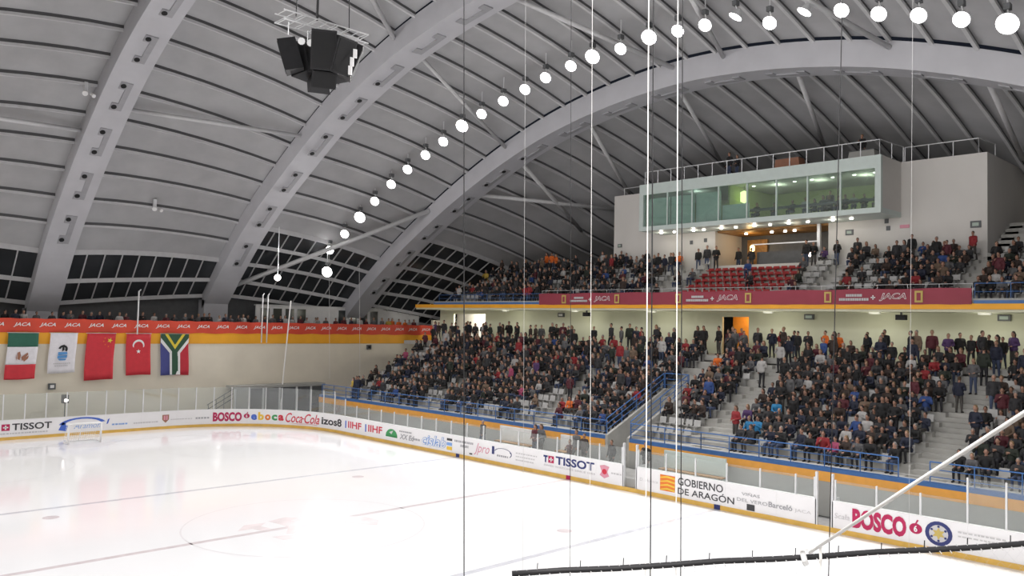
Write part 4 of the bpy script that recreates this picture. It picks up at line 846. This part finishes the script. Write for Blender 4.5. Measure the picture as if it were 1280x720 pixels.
def person_mesh(name, P, H, hands, hi_faces, seated):
    """P: list of (p0,p1,r0,r1,tag) capsules. H: head centre. hands: list of (palm end, direction, thumb side)."""
    q = MB()
    for p0, p1, r0, r1, t in P:
        c, d, prof = cap_mesh(p0, p1, r0, r1); q.lathe(c, d, prof, 10)
    H = Vector(H); E = [(H, Vector((.077, .095, .118)), 2)]
    E.append((H+Vector((0, .018, .030)), Vector((.086, .096, .108)), 3))
    def ell(c, r):
        vs = []; fs = []; nu, nv = 12, 8
        for j in range(nv+1):
            ph = PI*j/nv
            for i in range(nu): t = 2*PI*i/nu; vs.append((c.x+r.x*math.sin(ph)*math.cos(t), c.y+r.y*math.sin(ph)*math.sin(t), c.z+r.z*math.cos(ph)))
        for j in range(nv):
            for i in range(nu): fs.append((j*nu+i, j*nu+(i+1) % nu, (j+1)*nu+(i+1) % nu, (j+1)*nu+i))
        q.add(vs, fs)
    for c, r, t in E: ell(c, r)
    for s in (-1, 1): P.append((H+Vector((s*.078, .005, .01)), H+Vector((s*.082, .012, -.03)), .016, .012, 2))
    P.append((H+Vector((0, -.092, .015)), H+Vector((0, -.108, -.018)), .011, .016, 2)); P.append((H+Vector((0, -.06, -.085)), H+Vector((0, -.07, -.09)), .04, .035, 2))
    for c0, c1, r0, r1, t in P[-4:]:
        c, d, prof = cap_mesh(c0, c1, r0, r1); q.lathe(c, d, prof, 8)
    me0 = bpy.data.meshes.new('tmp'); me0.from_pydata(q.v, [], q.f); ob = bpy.data.objects.new('tmp', me0); COL.objects.link(ob)
    r = ob.modifiers.new('r', 'REMESH'); r.mode = 'VOXEL'; r.voxel_size = .018
    sm = ob.modifiers.new('s', 'SMOOTH'); sm.iterations = 2; sm.factor = .4
    outs = []
    for ratio in hi_faces:
        dm = ob.modifiers.new('d', 'DECIMATE'); dm.ratio = ratio
        me = bpy.data.meshes.new_from_object(ob.evaluated_get(bpy.context.evaluated_depsgraph_get())); ob.modifiers.remove(dm); me.name = name
        verts = [v.co.copy() for v in me.vertices]; faces = [tuple(p.vertices) for p in me.polygons]; mi = []
        for f in faces:
            c = sum((verts[i] for i in f), Vector())/len(f); best = (9, 0)
            for p0, p1, r0, r1, t in P:
                p0, p1 = Vector(p0), Vector(p1); d = p1-p0; L2_ = d.length_squared; tt = max(0, min(1, (c-p0).dot(d)/L2_)) if L2_ > 1e-9 else 0
                ds = (c-p0-d*tt).length-(r0+(r1-r0)*tt)
                if ds < best[0]: best = (ds, t)
            for cc, rr, t in E:
                v = c-cc; k = math.sqrt((v.x/rr.x)**2+(v.y/rr.y)**2+(v.z/rr.z)**2); ds = (k-1)*.09
                if ds < best[0]: best = (ds, t)
            mi.append(best[1])
        w = MB(); w.add(verts, faces); w.m = mi
        if ratio == hi_faces[0]:
            for pe, dr, th in hands:   # five unequal bent fingers rooted in the palm, thumb from its side
                pe, dr, th = Vector(pe), Vector(dr).normalized(), Vector(th).normalized(); nr = dr.cross(th).normalized()
                for k, ln in enumerate((.066, .075, .070, .055)):
                    b0 = pe+th*(.028-.0185*k)-dr*.015; w.tube([b0, b0+dr*ln*.55, b0+dr*ln*.9+nr*.02, b0+dr*ln*1.05+nr*.035], [.0095, .009, .008, .006], 5, 2)
                b0 = pe-dr*.05+th*.02; w.tube([b0, b0+th*.03+dr*.02, b0+th*.045+dr*.05], [.012, .011, .008], 5, 2)
            for s in (-1, 1): w.lathe(H+Vector((s*.033, -.083, .012)), (0, -1, 0), [(0, .010), (.008, .008)], 6, 5)
            w.box(H.x-.026, H.x+.026, H.y-.098, H.y-.088, H.z-.058, H.z-.050, 5)
        outs.append(w.mesh(name, PM, smooth=True)); bpy.data.meshes.remove(me)
    bpy.data.objects.remove(ob); bpy.data.meshes.remove(me0); return outs
J, T, K, HR, SH = 0, 1, 2, 3, 4
def standing(name, arms, legs, turn=0, long=False):
    P = [((0, .005, 1.42), (0, -.005, 1.53), .058, .054, K), ((-.10, 0, 1.31), (.10, 0, 1.31), .125, .125, J), ((-.155, .005, 1.385), (.155, .005, 1.385), .078, .078, J), ((-.07, 0, 1.08), (.07, 0, 1.08), .135, .135, J), ((-.075, .01, .93), (.075, .01, .93), .135, .135, J), ((0, 0, .98), (0, 0, 1.3), .155, .165, J)]
    hands = []
    for s in (-1, 1):
        el, wr = arms[s]
        P += [((s*.19, .005, 1.375), el, .068, .056, J), (el, wr, .054, .042, J)]
        d = (Vector(wr)-Vector(el)).normalized(); pe = Vector(wr)+d*.085; P.append((Vector(wr)+d*.02, pe, .034, .032, K)); hands.append((pe, d, (-s*.6, -.8, 0)))
        kn, an = legs[s]; P += [((s*.085, .005, .90), kn, .095, .066, T), (kn, an, .064, .046, T), ((an[0], an[1]+.02, .05), (an[0]+s*.02, an[1]-.16, .04), .046, .038, SH)]
    if long: P.append(((0, .07, 1.60), (0, .075, 1.40), .075, .05, HR))
    return person_mesh(name, P, (0, -.015, 1.625), hands, (.30, .085), False)
def sitting(name, lean, arms, long=False, knees=.10):
    b = .08; sh = .52; sy = b+lean
    P = [((-.08, b, .53), (.08, b, .53), .13, .13, J), ((0, b, .58), (0, (b+sy)/2, .80), .15, .16, J), ((-.09, sy, .92), (.09, sy, .92), .128, .128, J), ((-.155, sy, .99), (.155, sy, .99), .078, .078, J), ((0, b, .7), (0, sy, .92), .15, .16, J), ((0, sy, 1.03), (0, sy-.01, 1.13), .058, .054, K)]
    hands = []
    for s in (-1, 1):
        el, wr = arms[s]; P += [((s*.19, sy, .98), el, .068, .056, J), (el, wr, .054, .042, J)]
        d = (Vector(wr)-Vector(el)).normalized(); pe = Vector(wr)+d*.08; P.append((Vector(wr)+d*.02, pe, .034, .032, K)); hands.append((pe, d, (-s, 0, .3)))
        kn = (s*knees, -.38, .53); an = (s*(knees+.01), -.34, .09); P += [((s*.085, b-.03, .53), kn, .095, .07, T), (kn, an, .066, .046, T), ((an[0], an[1]+.02, .05), (an[0]+s*.02, an[1]-.16, .04), .046, .038, SH)]
    if long: P.append(((0, sy+.06, 1.22), (0, sy+.075, 1.02), .075, .05, HR))
    return person_mesh(name, P, (0, sy-.03, 1.235), hands, (.30, .085), True)
STV = [standing('standing_person', {-1: ((-.25, .03, 1.10), (-.25, -.08, .86)), 1: ((.25, .03, 1.10), (.24, -.06, .86))}, {-1: ((-.10, -.02, .49), (-.11, .02, .09)), 1: ((.10, -.02, .49), (.11, .02, .09))}),
       standing('standing_person', {-1: ((-.27, .04, 1.12), (-.14, -.17, 1.02)), 1: ((.27, .04, 1.12), (.12, -.18, 1.06))}, {-1: ((-.10, -.02, .49), (-.13, .02, .09)), 1: ((.10, -.05, .49), (.12, -.02, .09))}, long=True),
       standing('walking_person', {-1: ((-.25, .10, 1.12), (-.25, .02, .87)), 1: ((.25, -.06, 1.10), (.23, -.22, .90))}, {-1: ((-.09, -.14, .51), (-.10, -.12, .09)), 1: ((.09, .06, .49), (.10, .22, .11))}),
       standing('standing_person', {-1: ((-.26, -.04, 1.12), (-.10, -.20, 1.30)), 1: ((.26, .04, 1.10), (.25, -.05, .86))}, {-1: ((-.10, -.02, .49), (-.11, .02, .09)), 1: ((.11, -.03, .49), (.13, .02, .09))})]
SIV = [sitting('seated_person', .03, {-1: ((-.25, .02, .74), (-.13, -.24, .66)), 1: ((.25, .02, .74), (.13, -.24, .66))}),
       sitting('seated_person', -.10, {-1: ((-.22, -.12, .72), (-.06, -.32, .68)), 1: ((.22, -.12, .72), (.06, -.32, .68))}, long=True),
       sitting('seated_person', .06, {-1: ((-.27, .04, .76), (-.07, -.16, .86)), 1: ((.27, .04, .76), (.06, -.16, .90))}, knees=.13),
       sitting('seated_person', -.02, {-1: ((-.24, -.06, .74), (-.10, -.26, .92)), 1: ((.25, .0, .74), (.14, -.26, .64))}, long=True)]
COLS = [('black jacket', (.010, .010, .011), 34), ('dark grey jacket', (.028, .028, .031), 22), ('navy jacket', (.013, .017, .036), 11), ('dark brown jacket', (.035, .022, .017), 11), ('dark green jacket', (.020, .027, .019), 4), ('grey coat', (.10, .10, .105), 6),
        ('maroon jacket', (.085, .014, .022), 5), ('red jacket', (.26, .02, .025), 4), ('white top', (.42, .41, .40), 3), ('pink jacket', (.34, .06, .13), .7), ('blue jacket', (.03, .07, .23), 1.2), ('bright blue jacket', (.03, .22, .45), .2), ('purple jacket', (.075, .035, .12), 1.0),
        ('orange jacket', (.70, .15, .02), .15), ('yellow jacket', (.48, .34, .06), .35), ('tan coat', (.16, .11, .075), 2)]
CN = {c[0]: c[1] for c in COLS}
rp_ = random.Random(11)
def pick(): return rp_.choices(COLS, [c[2] for c in COLS])[0][0]
PEOPLE = []   # dict: loc, rot, pose, var, col, where, row, block
def add_p(x, y, z, pose, where, row=None, block=None, col=None, rot=None, sc=None):
    PEOPLE.append(dict(x=x, y=y, z=z, pose=pose, var=rp_.randrange(4), col=col or pick(), where=where, row=row, block=block, rot=ROT+(rp_.uniform(-.35, .35) if rot is None else rot), sc=sc or rp_.uniform(.88, 1.06)))
# fixed colours noted in the photograph: (row, y, colour)
FIX = {(4, -3.8): 'blue jacket', (3, -8.6): 'bright blue jacket', (1, -7.6): 'bright blue jacket', (2, -6.6): 'yellow jacket', (3, -6.4): 'tan coat', (2, 5.0): 'red jacket', (1, 4.4): 'orange jacket', (1, 3.7): 'maroon jacket', (0, -12.3): 'pink jacket', (3, -8.0): 'bright blue jacket', (5, 9.6): 'purple jacket', (2, 9.4): 'pink jacket', (6, 11): 'red jacket', (7, 8.0): 'red jacket'}
BN = ['block at the far left end', 'block left of the narrow steps', 'block left of tunnel ramp', 'block right of tunnel ramp', 'block left of wide steps', 'block right of wide steps']
SEATS = []
def occ(i, y):
    p = .92
    if i <= 3 and y > 2: p = .78
    if i <= 1 and y > 6: p = .66
    if i <= 1 and -5 < y < -.3: p = .45
    if y > 21: p = .55 if i < 6 else .8
    if y > 23.6: p = .35
    if i <= 1 and y < -6: p = .92
    if 6 < y < 8 and i < 5: p *= .8
    return p
for i in range(NR):
    for bi, (a, b) in enumerate(BLK):
        if i < 5 and bi in (2, 3): pass
        y = a-.32
        while y > max(b, -24)+.25:
            x, z = rx(i)+.15+rp_.uniform(-.06, .04), rz(i); y += rp_.uniform(-.06, .06)
            o_ = rp_.random() < occ(i, y)
            if o_:
                col = None
                for (fi, fy), fc in FIX.items():
                    if fi == i and abs(fy-y) < .27: col = fc
                if rp_.random() < (.10 if i < 8 else .22): add_p(x-.28, y, z, 'stand', 'lower', i, bi, col)
                else: add_p(x, y, z, 'sit', 'lower', i, bi, col)
            if not o_ : SEATS.append((x, y, z, i, bi))
            elif rp_.random() < .35: SEATS.append((x, y, z, i, None))
            y -= .53
# standing along the rear walkway and on the steps
y = 28
while y > -24:
    if not (24.2 < y): 
        for k in range(2):
            if rp_.random() < (.62, .42)[k]: add_p(28.0+.7*k+rp_.uniform(-.2, .3), y+rp_.uniform(-.3, .3), ZW, 'stand', 'rear', 11, None, 'orange jacket' if -8.2 < y < -6.8 and k == 1 else None, rot=rp_.uniform(-1.1, 1.1))
    elif rp_.random() < .9: add_p(28.4+rp_.uniform(-.3, .8), y, ZW, 'stand', 'rear', 11, None)
    y -= .62
for (y, i) in ((-15.7, 8), (-15.9, 9), (-16.2, 10), (-5.6, 9), (-5.4, 7), (5.7, 3), (5.5, 6), (15.9, 5), (5.7, 8), (-5.7, 10), (-15.6, 6)):
    add_p(rx(i)+.2, y, rz(i), 'stand', 'steps', i, None, rot=rp_.choice((0, PI)))
for (y, z, c) in ((24.3, 2.0, 'yellow jacket'), (23.9, 2.0, 'navy jacket')): add_p(18.0, y, z, 'stand', 'front', 0, 0, c)
# people behind the boards
for (y, c, po) in ((3.35, 'maroon jacket', 'stand'), (2.9, 'grey coat', 'stand'), (.9, 'maroon jacket', 'sit'), (.35, 'grey coat', 'stand'), (-.2, 'dark brown jacket', 'stand'), (-2.0, 'dark grey jacket', 'stand'), (-4.1, 'black jacket', 'stand'), (7.6, 'dark grey jacket', 'stand')):
    add_p(15.95, y, .6 if po == 'stand' else .55, po, 'bench', col=c, rot=0)
# upper stand: left cluster, right cluster, centre (few)
for i in range(7):
    y = 26
    while y > -24:
        inred = -3.6 < y < 3.9
        aisle = any(lo-.1 < y < hi+.1 for lo, hi in UA)
        p = 0
        if y > 16: p = .70 if y < 24-.5*i+2 else .3
        elif y > 9.5: p = .75
        elif y > 6.2: p = .30 if i < 4 else .7
        elif inred: p = .05
        elif y > -6: p = .12
        elif y > -9: p = .25 if i < 5 else .6
        elif y > -13.2: p = .7 if i < 3 else .88
        else: p = .8
        if not aisle and rp_.random() < p:
            st_ = rp_.random() < (.35 if i > 4 else .12)
            add_p(ux(i)+(0 if not st_ else -.2), y, uz(i), 'stand' if st_ else 'sit', 'upper', i)
        y -= .55
for i in range(7, 13):
    y = -14.6
    while y > -22:
        if rp_.random() < .22: add_p(ux(i), y, uz(i), 'sit', 'upper', i)
        y -= .6
for y, c in ((20.6, 'orange jacket'), (20.0, 'orange jacket'), (19.5, 'orange jacket')): add_p(34.7, y, uz(6)+.3, 'stand', 'upper', 6, None, c)
for y in (13.0, 12.4, 11.9, 14.3): add_p(34.6, y, uz(6), 'stand', 'upper', 6)
for y in (17.2, 16.7, 15.9): add_p(28.75, y, 9.3, 'stand', 'upper', 0, None, rp_.choice(('red jacket', 'black jacket')))
for x, y in ((34.4, 5.2), (34.6, 4.6), (34.5, 3.8), (36.0, 2.9), (36.2, 2.0), (34.6, -2.9), (34.8, -3.3), (34.5, -5.0), (34.3, -6.4)): add_p(x, y, uz(6), 'stand', 'upper', 6, None, rp_.choice(('black jacket', 'dark grey jacket')))
# press room, roof, end balcony
for y in (-2.2, -2.9, -3.6, -4.1, -4.6, -5.1, -5.6, -6.3, -6.9, -7.6, .6, -.8): add_p(34.1+rp_.uniform(-.2, .4), y, 15.12, 'sit', 'press', col=rp_.choice(('black jacket', 'navy jacket', 'white top', 'dark grey jacket')))
for y in (-4.3, -7.9): add_p(35, y, 15.12, 'stand', 'press', col=rp_.choice(('black jacket', 'dark grey jacket')))
for y in (2.2, 1.6, -7.0): add_p(33.5, y, 18.2, 'stand', 'roof', col='black jacket')
x = -4
while x < 32:
    if rp_.random() < .92:
        c = None
        if 27.5 < x < 30.2: c = rp_.choice(('orange jacket', 'yellow jacket', 'black jacket'))
        add_p(x, 33.75+rp_.uniform(0, .5), 6.4, 'stand', 'end', col=c or rp_.choice(('black jacket', 'dark grey jacket', 'grey coat', 'white top', 'maroon jacket', 'navy jacket')), rot=PI/2+rp_.uniform(-.3, .3), sc=rp_.uniform(.90, 1.0))
    x += rp_.uniform(.4, .9)
# the 300 nearest become individuals, the rest one crowd object
PEOPLE.sort(key=lambda p: (Vector((p['x'], p['y'], p['z']))-CAM).length)
def in_view(p, k=1.0):
    v = Vector((p['x'], p['y'], p['z']+.9))-CAM; d = v.dot(fw)
    return d > 1 and abs(v.dot(r2)/d) < 640/FPX*k and abs(v.dot(u2)/d) < 360/FPX*k
VIS = [p for p in PEOPLE if in_view(p)]
IND = VIS[:300]; REST = VIS[300:]+[p for p in PEOPLE if in_view(p, 1.3) and not in_view(p)]
ROWN = ['front', 'second', 'third', 'fourth', 'fifth', 'sixth', 'seventh', 'eighth', 'ninth', 'tenth', 'eleventh', 'top']
def where_words(p):
    if p['where'] == 'lower': return f"{ROWN[p['row']]} row, {BN[p['block']]}"
    if p['where'] == 'rear':
        y = p['y']; return 'on rear walkway '+('above the wide steps' if y < -13 else 'left of the wide steps' if y < -6 else 'by the orange corridor' if y < 3 else 'at left')
    if p['where'] == 'steps': return f"on the steps at the {ROWN[p['row']]} lower row"
    if p['where'] == 'bench': return 'behind the rink glass near the tunnel gate'
    if p['where'] == 'front': return 'standing at the far left front of stand'
    if p['where'] == 'upper': return f"{ROWN[p['row']]} row of the upper stand"+(', far right' if p['y'] < -13 else '')
    return 'up at the press box'
groups = {}
for p in IND: groups.setdefault((p['col'], where_words(p)), []).append(p)
for (c, wv), L in groups.items():
    L.sort(key=lambda p: -p['y'])
    for k, p in enumerate(L):
        if len(L) == 1: p['label'] = f'person in {c}, {wv}'
        else: p['label'] = f'{ORD[min(k, 28)]} {c} person from left, {wv}'
GRP = {'lower': 'spectators in the lower stand', 'rear': 'spectators standing on the rear walkway', 'steps': 'spectators on the steps', 'bench': 'people behind the rink boards', 'front': 'spectators in the lower stand', 'upper': 'spectators in the upper stand'}
for p in IND:
    me = (SIV if p['pose'] == 'sit' else STV)[p['var']][0]
    o = bpy.data.objects.new('person', me); o.location = (p['x'], p['y'], p['z']); o.rotation_euler = (0, 0, p['rot']); o.scale = (p['sc'],)*3; o.color = (*CN[p['col']], 1); COL.objects.link(o)
    tag(o, p['label'], 'person', GRP.get(p['where'], 'spectators'))
# crowd further away
import numpy as np
VV = []; FF = []; CC = []; off = 0
cache = {}
for p in REST:
    key = (p['pose'], p['var'])
    if key not in cache:
        me = (SIV if p['pose'] == 'sit' else STV)[p['var']][1]
        v = np.empty(len(me.vertices)*3); me.vertices.foreach_get('co', v); me.calc_loop_triangles()
        t = np.empty(len(me.loop_triangles)*3, dtype=np.int64); me.loop_triangles.foreach_get('vertices', t)
        mi = np.empty(len(me.loop_triangles), dtype=np.int64); me.loop_triangles.foreach_get('material_index', mi)
        cache[key] = (v.reshape(-1, 3), t.reshape(-1, 3), mi)
    v, t, mi = cache[key]; c, s = math.cos(p['rot']), math.sin(p['rot']); R_ = np.array([[c, s, 0], [-s, c, 0], [0, 0, 1]])
    VV.append(v@R_*p['sc']+np.array([p['x'], p['y'], p['z']])); FF.append(t+off); off += len(v)
    pal = np.array([CN[p['col']], rp_.choice(TROU), rp_.choice(SKIN), rp_.choice(HAIR), (.03, .028, .027), (.02, .02, .02)]); CC.append(pal[mi])
VV = np.concatenate(VV); FF = np.concatenate(FF); CC = np.concatenate(CC)
me = bpy.data.meshes.new('crowd'); me.from_pydata(VV.tolist(), [], FF.tolist())
at_ = me.attributes.new('clothes', 'FLOAT_COLOR', 'FACE'); at_.data.foreach_set('color', np.concatenate([CC, np.ones((len(CC), 1))], 1).astype(np.float32).ravel())
m, nt, b = obj_col_mat('crowd'); an = nt.nodes.new('ShaderNodeAttribute'); an.attribute_name = 'clothes'; nt.links.new(an.outputs['Color'], b.inputs['Base Color'])
me.materials.append(m); o = bpy.data.objects.new('crowd', me); COL.objects.link(o); o['kind'] = 'stuff'
tag(o, 'hundreds of distant spectators in dark winter clothes filling the stands', 'crowd')

# ------------------------------------------------------------------ seats as objects
EMP = [s for s in SEATS if s[4] is not None]; EMP.sort(key=lambda s: (Vector(s[:3])-CAM).length)
SG = {}
for s_ in EMP[:300]: SG.setdefault((s_[3], s_[4]), []).append(s_)
SN = {}
for L in SG.values():
    for k, s_ in enumerate(sorted(L, key=lambda t: -t[1])): SN[s_] = (ORD[min(k, 28)]+' ') if len(L) > 1 else ''
for s_ in EMP[:300]:
    (x, y, z, i, bi) = s_
    o = bpy.data.objects.new('plastic_seat', ME_GREY); o.location = (x+.12, y, z); o.rotation_euler = (0, 0, ROT); COL.objects.link(o)
    tag(o, f"{SN[s_]}empty grey seat{' from left' if SN[s_] else ''}, {ROWN[i]} row, {BN[bi]}", 'seat', 'empty pale grey seats in the lower stand')
def join_seats(L, src, nm, mt, lb):
    v = np.empty(len(src.vertices)*3); src.vertices.foreach_get('co', v); v = v.reshape(-1, 3); F0 = [tuple(p.vertices) for p in src.polygons]
    R_ = np.array([[0, -1, 0], [1, 0, 0], [0, 0, 1.]]); q = MB()
    for s in L: q.add((v@R_+np.array([s[0]+.12, s[1], s[2]])).tolist(), F0)
    o = q.build(nm, mt); o['kind'] = 'stuff'; tag(o, lb, 'seats')
OCC = [s for s in SEATS if s[4] is None]+EMP[300:]
UPS = []
for i in range(7):
    y = 26
    while y > -24:
        if not any(lo-.2 < y < hi+.2 for lo, hi in UA) and not (-3.9 < y < 4.1): UPS.append((ux(i)+.05, y, uz(i), i, 0))
        y -= .55
join_seats(OCC+UPS, ME_GREY, 'stand_seats', 'grey_seat', 'rows of pale grey seats showing between the spectators')
for i in range(1, 6):
    n_ = 13-(1 if i < 2 else 0)
    for k in range(n_):
        y = 3.65-.55*k
        o = bpy.data.objects.new('red_seat', ME_RED); o.location = (ux(i)+.12, y, uz(i)); o.rotation_euler = (0, 0, ROT); COL.objects.link(o)
        tag(o, f'red plastic seat in {ROWN[i-1]} red row below the lounge, {ORD[k]} from left', 'seat', 'red seats below the press box lounge')
# players' bench furniture behind the boards
for (y0, y1, lb) in ((7.0, 4.2, 'white bench partition behind the boards left of the tunnel gate'), (-4.6, -8.0, 'pale green bench partition behind the boards right of the tunnel gate'), (2.2, 1.2, 'short white bench partition by the tunnel gate')):
    e = tag(empty('bench_partition', (16.7, (y0+y1)/2, .6)), lb, 'partition'); box('panel', 'frame_green' if y0 < 0 else 'white', e, 16.75, 16.83, y1, y0, 0.6, 1.9); box('bench_seat', 'wood', e, 16.3, 16.75, y1, y0, 1.02, 1.08); box('bench_leg', 'steel_d', e, 16.5, 16.6, y1+.1, y1+.2, .6, 1.02); box('bench_leg', 'steel_d', e, 16.5, 16.6, y0-.2, y0-.1, .6, 1.02)
box('bench_floor', 'concrete_d', None, 15.12, 17.5, -9, 8, -.02, .6)
tag(bpy.data.objects['bench_floor'], 'raised dark walkway floor behind the side boards', 'floor')
